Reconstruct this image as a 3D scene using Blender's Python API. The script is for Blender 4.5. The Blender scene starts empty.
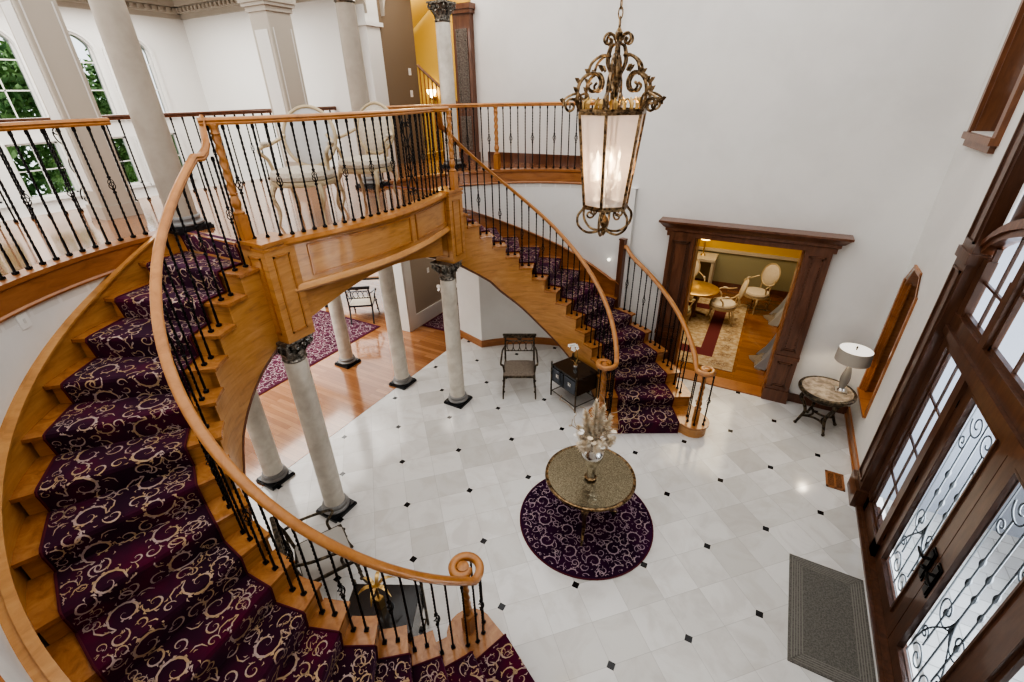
import bpy, bmesh, math, random
from math import sin, cos, pi, radians, sqrt, atan2, hypot
from mathutils import Vector, Matrix
random.seed(7)
SC = bpy.context.scene
COL = SC.collection

# ------------------------------------------------------------------ materials
def mat(name, color, rough=.5, metal=0., spec=.5, nodes=None, emit=None, trans=0., alpha=1., coat=0., bump=None):
    m = bpy.data.materials.new(name); m.use_nodes = True
    nt = m.node_tree; b = nt.nodes['Principled BSDF']
    b.inputs['Base Color'].default_value = (*color, 1)
    b.inputs['Roughness'].default_value = rough
    b.inputs['Metallic'].default_value = metal
    b.inputs['Specular IOR Level'].default_value = spec
    b.inputs['Transmission Weight'].default_value = trans
    b.inputs['Alpha'].default_value = alpha
    b.inputs['Coat Weight'].default_value = coat
    b.inputs['Coat Roughness'].default_value = .08
    if emit:
        b.inputs['Emission Color'].default_value = (*emit[:3], 1); b.inputs['Emission Strength'].default_value = emit[3]
    if nodes: nodes(nt, b)
    return m
def N(nt, typ, **kw):
    n = nt.nodes.new(typ)
    for k, v in kw.items():
        if k.startswith('i_'): n.inputs[k[2:].replace('_', ' ')].default_value = v
        else: setattr(n, k, v)
    return n
def mth(nt, op, a, b=None, c=None):
    n = nt.nodes.new('ShaderNodeMath'); n.operation = op
    for i, v in enumerate((a, b, c)):
        if v is None: continue
        if isinstance(v, (int, float)): n.inputs[i].default_value = v
        else: nt.links.new(v, n.inputs[i])
    return n.outputs[0]
def mixc(nt, f, a, b, mode='MIX'):
    n = nt.nodes.new('ShaderNodeMix'); n.data_type = 'RGBA'; n.blend_type = mode
    for s, v in ((0, f), (6, a), (7, b)):
        if isinstance(v, (int, float)): n.inputs[s].default_value = v
        elif isinstance(v, tuple): n.inputs[s].default_value = (*v[:3], 1)
        else: nt.links.new(v, n.inputs[s])
    return n.outputs[2]
def ramp(nt, f, stops):
    n = nt.nodes.new('ShaderNodeValToRGB'); e = n.color_ramp.elements
    while len(e) < len(stops): e.new(.5)
    for i, (p, c) in enumerate(stops): e[i].position = p; e[i].color = (*c, 1)
    nt.links.new(f, n.inputs[0]); return n.outputs[0]
def coords(nt, scale=(1, 1, 1), rot=(0, 0, 0), kind='Object'):
    t = nt.nodes.new('ShaderNodeTexCoord'); m = nt.nodes.new('ShaderNodeMapping')
    m.inputs['Scale'].default_value = scale; m.inputs['Rotation'].default_value = rot
    nt.links.new(t.outputs[kind], m.inputs['Vector']); return m.outputs[0]
def noise(nt, vec, scale=5, detail=4, rough=.55, dist=0.):
    n = nt.nodes.new('ShaderNodeTexNoise'); n.inputs['Scale'].default_value = scale
    n.inputs['Detail'].default_value = detail; n.inputs['Roughness'].default_value = rough; n.inputs['Distortion'].default_value = dist
    nt.links.new(vec, n.inputs['Vector']); return n.outputs[0]
def set_bump(nt, b, h, strength=.2, dist=.01):
    n = nt.nodes.new('ShaderNodeBump'); n.inputs['Strength'].default_value = strength; n.inputs['Distance'].default_value = dist
    nt.links.new(h, n.inputs['Height']); nt.links.new(n.outputs[0], b.inputs['Normal'])

def wood(name, c1, c2, scale=(2, 14, 14), rough=.3, coat=.3, rot=(0, 0, 0)):
    def f(nt, b):
        v = coords(nt, scale, rot); a = noise(nt, v, 1.1, 6, .62, 1.0)
        fine = noise(nt, coords(nt, tuple(q * 4 for q in scale), rot), 2., 3, .6)
        a2 = noise(nt, coords(nt, (1, 1, 1)), 1.4, 2)
        dk = tuple(x * .62 for x in c1)
        col = ramp(nt, a, [(.28, dk), (.46, c1), (.72, c2)])
        col = mixc(nt, mth(nt, 'MULTIPLY', fine, .34), col, dk)
        col = mixc(nt, mth(nt, 'MULTIPLY', a2, .35), col, tuple(x * .8 for x in c1))
        nt.links.new(col, b.inputs['Base Color']); set_bump(nt, b, fine, .03)
    return mat(name, c1, rough, nodes=f, coat=coat)
def boards(name, c1, c2, w=.085, L=1.3, rough=.22, rot=0.):
    def f(nt, b):
        v = coords(nt, (1, 1, 1), (0, 0, rot))
        br = N(nt, 'ShaderNodeTexBrick'); br.offset = .37
        br.inputs['Scale'].default_value = 1.; br.inputs['Brick Width'].default_value = L; br.inputs['Row Height'].default_value = w
        br.inputs['Mortar Size'].default_value = .0015; br.inputs['Bias'].default_value = 0.
        br.inputs['Color1'].default_value = (*c1, 1); br.inputs['Color2'].default_value = (*c2, 1); br.inputs['Mortar'].default_value = (*[x * .35 for x in c1], 1)
        nt.links.new(v, br.inputs['Vector'])
        g = noise(nt, coords(nt, (2, 22, 2), (0, 0, rot)), 1.5, 5, .6, .5)
        col = mixc(nt, mth(nt, 'MULTIPLY', g, .75), br.outputs[0], tuple(x * .5 for x in c1))
        nt.links.new(col, b.inputs['Base Color'])
    return mat(name, c1, rough, nodes=f, coat=.9)

def f_marble(nt, b):
    v = coords(nt)
    sx = N(nt, 'ShaderNodeSeparateXYZ'); nt.links.new(v, sx.inputs[0]); X, Y = sx.outputs[0], sx.outputs[1]
    r = 2 ** -.5
    u = mth(nt, 'ADD', mth(nt, 'MULTIPLY', X, r), mth(nt, 'MULTIPLY', Y, r))
    w = mth(nt, 'SUBTRACT', mth(nt, 'MULTIPLY', Y, r), mth(nt, 'MULTIPLY', X, r))
    T = .405
    U = mth(nt, 'DIVIDE', u, T); W_ = mth(nt, 'DIVIDE', w, T)
    cu, cw = mth(nt, 'FLOOR', U), mth(nt, 'FLOOR', W_)
    fu, fw = mth(nt, 'FRACT', U), mth(nt, 'FRACT', W_)
    def edge(q): return mth(nt, 'MINIMUM', q, mth(nt, 'SUBTRACT', 1., q))
    grout = mth(nt, 'LESS_THAN', mth(nt, 'MINIMUM', edge(fu), edge(fw)), .006)
    cb = N(nt, 'ShaderNodeCombineXYZ'); nt.links.new(cu, cb.inputs[0]); nt.links.new(cw, cb.inputs[1])
    wn = N(nt, 'ShaderNodeTexWhiteNoise'); wn.noise_dimensions = '2D'; nt.links.new(cb.outputs[0], wn.inputs['Vector'])
    tint = ramp(nt, wn.outputs[0], [(0., (.60, .59, .57)), (.4, (.69, .685, .67)), (1., (.745, .74, .73))])
    off = N(nt, 'ShaderNodeVectorMath'); off.operation = 'SCALE'; nt.links.new(wn.outputs[1], off.inputs[0]); off.inputs['Scale'].default_value = 9.
    ad = N(nt, 'ShaderNodeVectorMath'); ad.operation = 'ADD'; nt.links.new(v, ad.inputs[0]); nt.links.new(off.outputs[0], ad.inputs[1])
    vn = noise(nt, ad.outputs[0], 2.2, 6, .62, 1.2)
    col = mixc(nt, mth(nt, 'MULTIPLY', ramp_val(nt, vn, .46, .62), .26), tint, (.42, .385, .35))
    col = mixc(nt, mth(nt, 'MULTIPLY', grout, .35), col, (.25, .24, .23))
    P = 1.1455
    def lat(q, o): return mth(nt, 'ABSOLUTE', mth(nt, 'SUBTRACT', mth(nt, 'FRACT', mth(nt, 'ADD', mth(nt, 'DIVIDE', q, P), .5 + o)), .5))
    d1 = mth(nt, 'MAXIMUM', lat(X, 0.), lat(Y, 0.)); d2 = mth(nt, 'MAXIMUM', lat(X, .5), lat(Y, .5))
    dot = mth(nt, 'LESS_THAN', mth(nt, 'MINIMUM', d1, d2), .0325 / P)
    col = mixc(nt, dot, col, (.012, .012, .014))
    nt.links.new(col, b.inputs['Base Color'])
def ramp_val(nt, f, a, c):
    n = nt.nodes.new('ShaderNodeMapRange'); n.inputs['From Min'].default_value = a; n.inputs['From Max'].default_value = c
    nt.links.new(f, n.inputs[0]); return n.outputs[0]
def f_speck(c1, c2, sc, lo=.4, hi=.6, bump=0.):
    def f(nt, b):
        a = noise(nt, coords(nt), sc, 4, .6, .3)
        nt.links.new(ramp(nt, a, [(lo, c1), (hi, c2)]), b.inputs['Base Color'])
        if bump: set_bump(nt, b, a, bump)
    return f

M = {}
M['marble'] = mat('marble_tile', (.6, .6, .6), .12, nodes=f_marble, spec=.5)
M['oak'] = wood('honey_oak', (.54, .27, .095), (.66, .37, .15), (2.5, 2.5, 16))
M['oak_tread'] = wood('tread_oak', (.42, .185, .065), (.56, .28, .11), (9, 9, 9), .24, .5)
M['oak_rail'] = wood('handrail_oak', (.46, .20, .06), (.56, .27, .09), (5, 5, 5), .28, .35)
M['oak_red'] = wood('red_oak', (.38, .155, .055), (.48, .22, .085), (3, 3, 14), .3, .4)
M['win_wood'] = wood('window_casing_wood', (.21, .085, .038), (.30, .135, .06), (14, 14, 2.5), .3, .4)
M['walnut'] = wood('dark_walnut', (.155, .062, .032), (.235, .105, .056), (14, 14, 2.5), .3, .5)
M['door_wood'] = wood('door_mahogany', (.10, .043, .023), (.165, .072, .038), (14, 14, 2.5), .3, .5)
M['boards'] = boards('hall_boards', (.34, .14, .055), (.56, .28, .13), rough=.16)
M['boards_up'] = boards('landing_boards', (.36, .14, .05), (.50, .23, .10), rough=.16)
M['boards_p'] = boards('parlor_boards', (.24, .09, .03), (.42, .18, .065), .11, 1.6)
M['wall'] = mat('painted_wall', (.66, .655, .64), .7, nodes=f_speck((.72, .71, .69), (.76, .75, .73), 1.2))
M['white'] = mat('white_paint', (.68, .665, .635), .5)
M['cream'] = mat('cream_paint', (.45, .405, .345), .5)
M['taupe'] = mat('taupe_wall', (.21, .155, .105), .7)
M['taupe2'] = mat('tan_wall', (.36, .30, .235), .7)
M['yellow'] = mat('yellow_wall', (.52, .34, .09), .7)
M['sage'] = mat('sage_wall', (.30, .29, .20), .6)
M['col'] = mat('column_marble', (.62, .59, .54), .35, nodes=f_speck((.50, .465, .405), (.70, .665, .595), 4, .3, .65))
M['col_up'] = mat('beige_column', (.50, .45, .385), .45, nodes=f_speck((.33, .285, .235), (.42, .37, .31), 3, .3, .65))
M['pewter'] = mat('aged_pewter', (.20, .185, .16), .4, .7, nodes=f_speck((.06, .055, .048), (.42, .39, .34), 30, .35, .7))
M['panel_grey'] = mat('carved_grey_panel', (.16, .13, .11), .45, nodes=f_speck((.10, .075, .06), (.22, .19, .165), 40))
M['black'] = mat('black_stone', (.02, .021, .024), .25)
M['grey_stone'] = mat('grey_stone', (.24, .235, .23), .35)
M['iron'] = mat('black_iron', (.013, .012, .012), .32, .6)
M['bronze'] = mat('aged_bronze', (.30, .20, .11), .33, .9, nodes=f_speck((.055, .034, .018), (.42, .29, .165), 26, .38, .70))
M['gold'] = mat('antique_gold', (.50, .34, .14), .3, .8, nodes=f_speck((.42, .27, .10), (.58, .41, .19), 3))
M['glass'] = mat('clear_glass', (.80, .86, .92), .02, trans=1., spec=.5)
M['glass'].node_tree.nodes['Principled BSDF'].inputs['IOR'].default_value = 1.03
M['lamp_glass'] = mat('seeded_glass', (.74, .62, .53), .3, trans=.25, emit=(1., .76, .58, .07), alpha=.74)
M['bulb'] = mat('warm_bulb', (1, .9, .7), .4, emit=(1., .82, .5, 6.))
M['candle'] = mat('candle_sleeve', (.9, .82, .68), .5, emit=(1., .8, .55, .6))
def f_carpet(nt, b):
    a = noise(nt, coords(nt), 2.6, 3, .5); g = noise(nt, coords(nt), 260, 2, .6)
    c = ramp(nt, a, [(.36, (.036, .012, .025)), (.50, (.060, .014, .034)), (.66, (.125, .012, .040))])
    c = mixc(nt, mth(nt, 'MULTIPLY', g, .55), c, (.016, .005, .014)); nt.links.new(c, b.inputs['Base Color'])
    b.inputs['Sheen Weight'].default_value = .25; b.inputs['Sheen Tint'].default_value = (.75, .4, .7, 1)
M['carpet'] = mat('plum_carpet', (.06, .01, .04), .9, spec=.1, nodes=f_carpet)
def f_scroll(c1, c2):
    def f(nt, b):
        a = noise(nt, coords(nt), 9, 3, .6)
        g = noise(nt, coords(nt), 190, 2, .7)
        c = ramp(nt, a, [(.42, c1), (.58, c2)]); c = mixc(nt, mth(nt, 'MULTIPLY', g, .5), c, (.12, .05, .07))
        nt.links.new(c, b.inputs['Base Color'])
    return f
M['scroll'] = mat('cream_scroll_pile', (.5, .4, .3), .9, spec=.1, nodes=f_scroll((.56, .40, .24), (.56, .44, .40)))
M['scroll_rug'] = mat('lilac_scroll_pile', (.5, .4, .4), .9, spec=.1, nodes=f_scroll((.55, .44, .46), (.46, .36, .42)))
def f_rug(nt, b):
    a = noise(nt, coords(nt), 3, 3, .5); c = ramp(nt, a, [(.4, (.030, .010, .032)), (.62, (.055, .014, .05))]); nt.links.new(c, b.inputs['Base Color'])
M['rug'] = mat('aubergine_rug', (.04, .01, .04), .92, spec=.1, nodes=f_rug)
M['rug2'] = mat('burgundy_rug', (.11, .022, .05), .92, spec=.1, nodes=f_speck((.075, .02, .040), (.115, .03, .058), 4))
M['scroll2'] = mat('pale_scroll_pile', (.40, .33, .335), .92, spec=.1)
M['trim_red'] = mat('burgundy_binding', (.10, .012, .02), .9)
M['linen'] = mat('linen_fabric', (.52, .46, .38), .85, nodes=f_speck((.48, .42, .345), (.56, .50, .42), 60))
M['grey_fabric'] = mat('taupe_velvet', (.20, .165, .13), .8, nodes=f_speck((.17, .14, .11), (.23, .19, .155), 50))
M['pale_fabric'] = mat('pale_seat_fabric', (.42, .40, .37), .8)
M['sheer'] = mat('white_cane', (.62, .62, .62), .6, alpha=.62)
M['chair_frame'] = mat('dark_bronze_frame', (.075, .055, .035), .35, .5, nodes=f_speck((.03, .022, .015), (.22, .17, .11), 22, .42, .72))
M['cream_frame'] = mat('champagne_frame', (.48, .39, .26), .4, .25)
M['espresso'] = mat('black_lacquer', (.016, .014, .014), .22, coat=.5)
M['mirror'] = mat('smoked_drawer_mirror', (.10, .11, .13), .12, .8)
M['silver'] = mat('silver_metal', (.62, .60, .57), .2, 1.)
M['table_top'] = mat('etched_metal_top', (.33, .27, .19), .28, .75, nodes=f_speck((.12, .10, .065), (.36, .31, .215), 120, .36, .66, .05))
M['stone_top'] = mat('mottled_stone_top', (.30, .25, .19), .3, nodes=f_speck((.20, .16, .12), (.44, .37, .29), 9))
M['pampas'] = mat('dried_pampas', (.84, .76, .62), .95, nodes=f_speck((.74, .62, .46), (.92, .86, .76), 14))
M['twig'] = mat('pale_twig', (.40, .31, .22), .8)
M['petal'] = mat('white_petal', (.85, .83, .80), .6)
M['leaf'] = mat('dark_leaf', (.04, .10, .03), .6)
M['shade'] = mat('drum_lamp_shade', (.40, .365, .32), .8)
M['shade_in'] = mat('shade_diffuser', (.75, .72, .66), .8, emit=(1, .93, .82, .5))
M['grey_glass'] = mat('smoky_glass_base', (.42, .41, .38), .12, trans=.35, metal=.2)
M['mat'] = mat('grey_mat', (.12, .112, .10), .95, nodes=f_speck((.115, .11, .098), (.19, .18, .162), 70))
M['mat_edge'] = mat('grey_mat_ridge', (.24, .228, .205), .95)
M['plate'] = mat('switch_plate', (.80, .79, .76), .4)
M['tree'] = mat('tree_leaves', (.07, .16, .03), .7, nodes=f_speck((.07, .16, .05), (.38, .55, .24), 1.6))
M['bark'] = mat('tree_bark', (.12, .08, .05), .9)
M['paver'] = mat('outdoor_paver', (.6, .6, .6), .8)
def f_paver(nt, b):
    br = N(nt, 'ShaderNodeTexBrick'); br.inputs['Scale'].default_value = 1.; br.inputs['Brick Width'].default_value = .4; br.inputs['Row Height'].default_value = .2
    br.inputs['Mortar Size'].default_value = .006
    br.inputs['Color1'].default_value = (.48, .47, .46, 1); br.inputs['Color2'].default_value = (.60, .59, .57, 1); br.inputs['Mortar'].default_value = (.36, .35, .33, 1)
    nt.links.new(coords(nt), br.inputs['Vector']); nt.links.new(br.outputs[0], b.inputs['Base Color'])
f_paver(M['paver'].node_tree, M['paver'].node_tree.nodes['Principled BSDF'])
M['parlor_rug'] = mat('parlor_rug_tan', (.42, .33, .22), .95, nodes=f_speck((.36, .26, .16), (.50, .42, .31), 12))
M['parlor_rug_red'] = mat('parlor_rug_red', (.14, .03, .035), .95)
M['curtain'] = mat('grey_blue_curtain', (.33, .34, .36), .8)
M['runner_white'] = mat('white_linen', (.75, .72, .68), .85)
M['table_wood'] = mat('blond_table_top', (.45, .27, .17), .3)
M['urn'] = mat('pink_grey_urn', (.36, .27, .23), .4)
M['lawn'] = mat('lawn', (.10, .20, .05), .9)

# ------------------------------------------------------------------ mesh builder
class MB:
    def __init__(s): s.v = []; s.f = []; s.m = []; s.sm = []
    def add(s, vs, fs, mi=0, sm=False):
        o = len(s.v); s.v += [tuple(map(float, p)) for p in vs]
        for f in fs: s.f.append([o + i for i in f]); s.m.append(mi); s.sm.append(sm)
        return s
    def box(s, x0, x1, y0, y1, z0, z1, mi=0):
        vs = [(x, y, z) for z in (z0, z1) for y in (y0, y1) for x in (x0, x1)]
        return s.add(vs, [(0, 2, 3, 1), (4, 5, 7, 6), (0, 1, 5, 4), (2, 6, 7, 3), (0, 4, 6, 2), (1, 3, 7, 5)], mi)
    def obox(s, c, hx, hy, z0, z1, ang=0, mi=0):
        vs = []
        for z in (z0, z1):
            for a, b in ((-1, -1), (1, -1), (1, 1), (-1, 1)):
                x, y = a * hx, b * hy; vs.append((c[0] + x * cos(ang) - y * sin(ang), c[1] + x * sin(ang) + y * cos(ang), z))
        return s.add(vs, [(3, 2, 1, 0), (4, 5, 6, 7), (0, 1, 5, 4), (1, 2, 6, 5), (2, 3, 7, 6), (3, 0, 4, 7)], mi)
    def prism(s, pts, z0, z1, mi=0, mtop=None):
        n = len(pts); vs = [(p[0], p[1], z0) for p in pts] + [(p[0], p[1], z1) for p in pts]
        s.add(vs, [list(range(n))[::-1]] + [(i, (i + 1) % n, n + (i + 1) % n, n + i) for i in range(n)], mi)
        s.add(vs[n:], [list(range(n))], mi if mtop is None else mtop); return s
    def tube(s, path, r, n=8, mi=0, closed=False, caps=True, squash=1., up=None):
        P = [Vector(p) for p in path]; k = len(P)
        R = r if isinstance(r, (list, tuple)) else [r] * k
        T = []
        for i in range(k):
            a = P[(i - 1) % k] if (closed or i > 0) else P[i]; b = P[(i + 1) % k] if (closed or i < k - 1) else P[i]
            t = b - a; T.append(t.normalized() if t.length > 1e-9 else Vector((0, 0, 1)))
        u = Vector(up) if up else (Vector((0, 0, 1)) if abs(T[0].z) < .9 else Vector((1, 0, 0)))
        nrm = (u - T[0] * u.dot(T[0])).normalized(); vs = []
        for i in range(k):
            nrm = (nrm - T[i] * nrm.dot(T[i])); nrm = nrm.normalized() if nrm.length > 1e-6 else T[i].orthogonal().normalized()
            bi = T[i].cross(nrm)
            for j in range(n):
                a = 2 * pi * (j + .5) / n; vs.append(P[i] + nrm * (R[i] * cos(a)) + bi * (R[i] * squash * sin(a)))
        fs = []
        for i in range(k if closed else k - 1):
            for j in range(n):
                a, b = i * n, ((i + 1) % k) * n; fs.append((a + j, a + (j + 1) % n, b + (j + 1) % n, b + j))
        if caps and not closed: fs += [tuple(range(n))[::-1], tuple((k - 1) * n + j for j in range(n))]
        return s.add(vs, fs, mi, n > 4)
    def sweep(s, prof, path, mi=0, closed=False, caps=True, sm=False, side=None):
        # prof: (offset to the left of travel, height) ; world Z is up
        P = [Vector(p) for p in path]; k = len(P); n = len(prof); vs = []
        for i in range(k):
            a = P[(i - 1) % k] if (closed or i > 0) else P[i]; b = P[(i + 1) % k] if (closed or i < k - 1) else P[i]
            t = b - a; t.z = 0; t.normalize(); sd = Vector((-t.y, t.x, 0))
            for o, h in prof: vs.append(P[i] + sd * o + Vector((0, 0, h)))
        fs = []
        for i in range(k if closed else k - 1):
            for j in range(n):
                a, b = i * n, ((i + 1) % k) * n; fs.append((a + j, a + (j + 1) % n, b + (j + 1) % n, b + j))
        if caps and not closed: fs += [tuple(range(n))[::-1], tuple((k - 1) * n + j for j in range(n))]
        return s.add(vs, fs, mi, sm)
    def lathe(s, prof, c=(0, 0, 0), n=24, mi=0, twist=None, lobes=0, amp=0., sx=1., sy=1.):
        vs = []; fs = []; k = len(prof)
        for i, (r, z) in enumerate(prof):
            for j in range(n):
                a = 2 * pi * j / n; rr = r
                if lobes: rr = r * (1 + amp * cos(lobes * a + (twist or 0) * z))
                vs.append((c[0] + rr * cos(a) * sx, c[1] + rr * sin(a) * sy, c[2] + z))
        for i in range(k - 1):
            for j in range(n): fs.append((i * n + j, i * n + (j + 1) % n, (i + 1) * n + (j + 1) % n, (i + 1) * n + j))
        fs += [tuple(range(n))[::-1], tuple((k - 1) * n + j for j in range(n))]
        return s.add(vs, fs, mi, True)
    def quad(s, a, b, c, d, mi=0): return s.add([a, b, c, d], [(0, 1, 2, 3)], mi)
    def ribbon(s, pts, ws, nrm=(0, 0, 1), mi=0):
        P = [Vector(p) for p in pts]; k = len(P); vs = []; nv = Vector(nrm)
        for i in range(k):
            t = P[min(i + 1, k - 1)] - P[max(i - 1, 0)]; sd = nv.cross(t); sd = sd.normalized() if sd.length > 1e-9 else Vector((1, 0, 0))
            vs += [P[i] + sd * ws[i], P[i] - sd * ws[i]]
        return s.add(vs, [(2 * i, 2 * i + 1, 2 * i + 3, 2 * i + 2) for i in range(k - 1)], mi)
    def ico(s, c, r, mi=0, sub=2, sc=(1, 1, 1)):
        bm = bmesh.new(); bmesh.ops.create_icosphere(bm, subdivisions=sub, radius=1.)
        s.add([(c[0] + v.co.x * r * sc[0], c[1] + v.co.y * r * sc[1], c[2] + v.co.z * r * sc[2]) for v in bm.verts], [[v.index for v in f.verts] for f in bm.faces], mi, True)
        bm.free(); return s
    def xf(s, mtx, start=0):
        for i in range(start, len(s.v)): s.v[i] = tuple(mtx @ Vector(s.v[i]))
        return s
    def build(s, name, mats, parent=None, kind=None, world=True, recalc=True, bevel=0., sharp=35):
        me = bpy.data.meshes.new(name)
        off = Vector((0, 0, 0))
        if parent is not None and world:
            p = parent
            while p is not None: off += p.location; p = p.parent
        vs = [tuple(Vector(v) - off) for v in s.v]
        me.from_pydata(vs, [], s.f)
        if not isinstance(mats, (list, tuple)): mats = [mats]
        for m_ in mats: me.materials.append(m_ if not isinstance(m_, str) else M[m_])
        me.polygons.foreach_set('material_index', s.m); me.polygons.foreach_set('use_smooth', s.sm)
        if recalc:
            bm = bmesh.new(); bm.from_mesh(me); bmesh.ops.recalc_face_normals(bm, faces=bm.faces)
            bmesh.ops.triangulate(bm, faces=[f for f in bm.faces if len(f.verts) > 8]); bm.to_mesh(me); bm.free()
        try: me.set_sharp_from_angle(angle=radians(sharp))
        except Exception: pass
        o = bpy.data.objects.new(name, me); COL.objects.link(o)
        if parent is not None: o.parent = parent
        if kind: o['kind'] = kind
        if bevel:
            b = o.modifiers.new('b', 'BEVEL'); b.width = bevel; b.segments = 2; b.limit_method = 'ANGLE'
        return o
def struct(name, mb, mats, label=None, **kw):
    o = mb.build(name, mats, **kw)
    if kw.get('parent') is None: o['kind'] = 'structure'
    if label: o['label'] = label
    return o
def tag(o, label, cat, group=None):
    o['label'] = label; o['category'] = cat
    if group: o['group'] = group
    return o
def thing(name, label, cat, loc=(0, 0, 0), rotz=0, group=None):
    o = bpy.data.objects.new(name, None); COL.objects.link(o); o.location = loc; o.rotation_euler = (0, 0, rotz); o.empty_display_size = .1
    return tag(o, label, cat, group)
def dup(root, loc, rotz=0, label=None, group=None):
    r = root.copy(); COL.objects.link(r); r.location = loc; r.rotation_euler = (0, 0, rotz)
    if label: r['label'] = label
    if group: r['group'] = group
    for ch in [c for c in bpy.data.objects if c.parent == root]:
        c = ch.copy(); COL.objects.link(c); c.parent = r
        for g in [c2 for c2 in bpy.data.objects if c2.parent == ch]:
            d = g.copy(); COL.objects.link(d); d.parent = c
    return r
def spiral(c, r0, r1, a0, turns, n=24, ax=(1, 0, 0), ay=(0, 0, 1)):
    C, A, B = Vector(c), Vector(ax), Vector(ay); out = []
    for i in range(n + 1):
        t = i / n; a = a0 + turns * 2 * pi * t; r = r0 + (r1 - r0) * t; out.append(C + A * (r * cos(a)) + B * (r * sin(a)))
    return out
def bez(p0, p1, p2, p3, n=10):
    P = [Vector(p) for p in (p0, p1, p2, p3)]; out = []
    for i in range(n + 1):
        t = i / n; u = 1 - t; out.append(P[0] * u ** 3 + P[1] * 3 * u * u * t + P[2] * 3 * u * t * t + P[3] * t ** 3)
    return out
def cat(pts, n=6):
    P = [Vector(p) for p in pts]; P = [2 * P[0] - P[1]] + P + [2 * P[-1] - P[-2]]; out = []
    for i in range(1, len(P) - 2):
        for j in range(n):
            t = j / n; a, b, c, d = P[i - 1:i + 3]
            out.append(.5 * ((2 * b) + (c - a) * t + (2 * a - 5 * b + 4 * c - d) * t * t + (3 * b - a - 3 * c + d) * t ** 3))
    out.append(P[-2]); return out

# ------------------------------------------------------------------ constants of the place
H, h = 3.42, .19
CX, YM = -1.2, 2.84
def fa(k): return -170.5 + 9.75 * (17 - k) if k >= 10 else -102.25 + 9.1 * (10 - k)
FA = [(fa(k), h * k) for k in range(1, 19)]
def nosing(th):
    if th >= FA[0][0]: return h
    if th <= FA[-1][0]: return H
    for (a, za), (b, zb) in zip(FA, FA[1:]):
        if b <= th <= a: return za + (zb - za) * (a - th) / (a - b)
def interp(tab, x):
    if x <= tab[0][0]: return tab[0][1]
    for (a, u), (b, v) in zip(tab, tab[1:]):
        if a <= x <= b: return u + (v - u) * (x - a) / (b - a)
    return tab[-1][1]
BOT = [(-181, 2.44), (-168, 2.28), (-153, 2.05), (-144, 1.90), (-136, 1.70), (-121, 1.40), (-105, 1.04), (-89, .72), (-75, .46), (-58, .20), (-45, .0)]
def mk(mir):
    def P(r, th, z):
        a = radians(th); x, y = CX + r * cos(a), r * sin(a)
        return (x, YM - y if mir else y, z)
    return P
def mxy(mir, x, y, z): return (x, YM - y if mir else y, z)
PL, PR = mk(False), mk(True)

# ------------------------------------------------------------------ setting
mb = MB(); mb.quad((-3.65, -4.5, 0), (3.3, -4.5, 0), (3.3, 5.3, 0), (-3.65, 5.3, 0)); struct('floor', mb, 'marble', 'white marble tile floor with small black diamond insets')
mb = MB(); mb.quad((-9.6, -4.5, 0), (-3.65, -4.5, 0), (-3.65, 9.5, 0), (-9.6, 9.5, 0)); mb.box(-3.67, -3.63, -2, 4.74, -.02, .004)
struct('floor', mb, 'boards', 'reddish oak strip floor of the lower hall')
mb = MB(); mb.quad((-1.0, 5.3, 0), (2.6, 5.3, 0), (2.6, 10.2, 0), (-1.0, 10.2, 0)); struct('floor', mb, 'boards_p', 'parlour plank floor seen through the doorway')
# back wall (y = 5.3) with the doorway, upper part
def wall_y(mb, x0, x1, z0, z1, y0, y1, holes=()):
    xs = sorted({x0, x1, *[a for h_ in holes for a in h_[:2]]}); zs = sorted({z0, z1, *[a for h_ in holes for a in h_[2:]]})
    for a, b in zip(xs, xs[1:]):
        for c, d in zip(zs, zs[1:]):
            if any(h_[0] <= a and b <= h_[1] and h_[2] <= c and d <= h_[3] for h_ in holes): continue
            mb.box(a, b, y0, y1, c, d)
def wall_x(mb, y0, y1, z0, z1, x0, x1, holes=()):
    ys = sorted({y0, y1, *[a for h_ in holes for a in h_[:2]]}); zs = sorted({z0, z1, *[a for h_ in holes for a in h_[2:]]})
    for a, b in zip(ys, ys[1:]):
        for c, d in zip(zs, zs[1:]):
            if any(h_[0] <= a and b <= h_[1] and h_[2] <= c and d <= h_[3] for h_ in holes): continue
            mb.box(x0, x1, a, b, c, d)
mb = MB(); wall_y(mb, -.45, 3.38, 0, 7.4, 5.3, 5.45, [(.59, 2.09, 0, 2.6)]); mb.box(-.85, -.45, 5.3, 5.45, 3.1, 7.4)
struct('wall_back', mb, 'wall', 'tall white wall above the wood-cased parlour doorway')
mb = MB(); mb.box(-3.8, -.8, 5.85, 6.0, H, 7.4); mb.box(-.85, -.80, 5.45, 5.85, H, 7.4); struct('wall_back', mb, 'wall', 'white wall set back behind the far gallery')
# right wall with door unit and two slim windows
DY0, DY1, DZ = -.42, 3.26, 5.6
mb = MB(); wall_x(mb, -4.5, 5.3, 0, 7.4, 3.3, 3.38, [(DY0, DY1, 0, DZ), (4.42, 5.14, .58, 2.56), (4.1, 4.92, 4.12, 7.0)])
# pointed head of the slim window
mb.add([(3.3, 4.42, 2.56), (3.3, 4.42, 2.3), (3.3, 4.62, 2.56), (3.38, 4.42, 2.56), (3.38, 4.42, 2.3), (3.38, 4.62, 2.56)], [(0, 1, 2), (3, 5, 4), (1, 4, 5, 2)])
mb.add([(3.3, 5.14, 2.56), (3.3, 5.14, 2.3), (3.3, 4.94, 2.56), (3.38, 5.14, 2.56), (3.38, 5.14, 2.3), (3.38, 4.94, 2.56)], [(0, 1, 2), (3, 5, 4), (1, 4, 5, 2)])
struct('wall_right', mb, 'wall', 'white entrance wall holding the carved front door unit')
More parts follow.
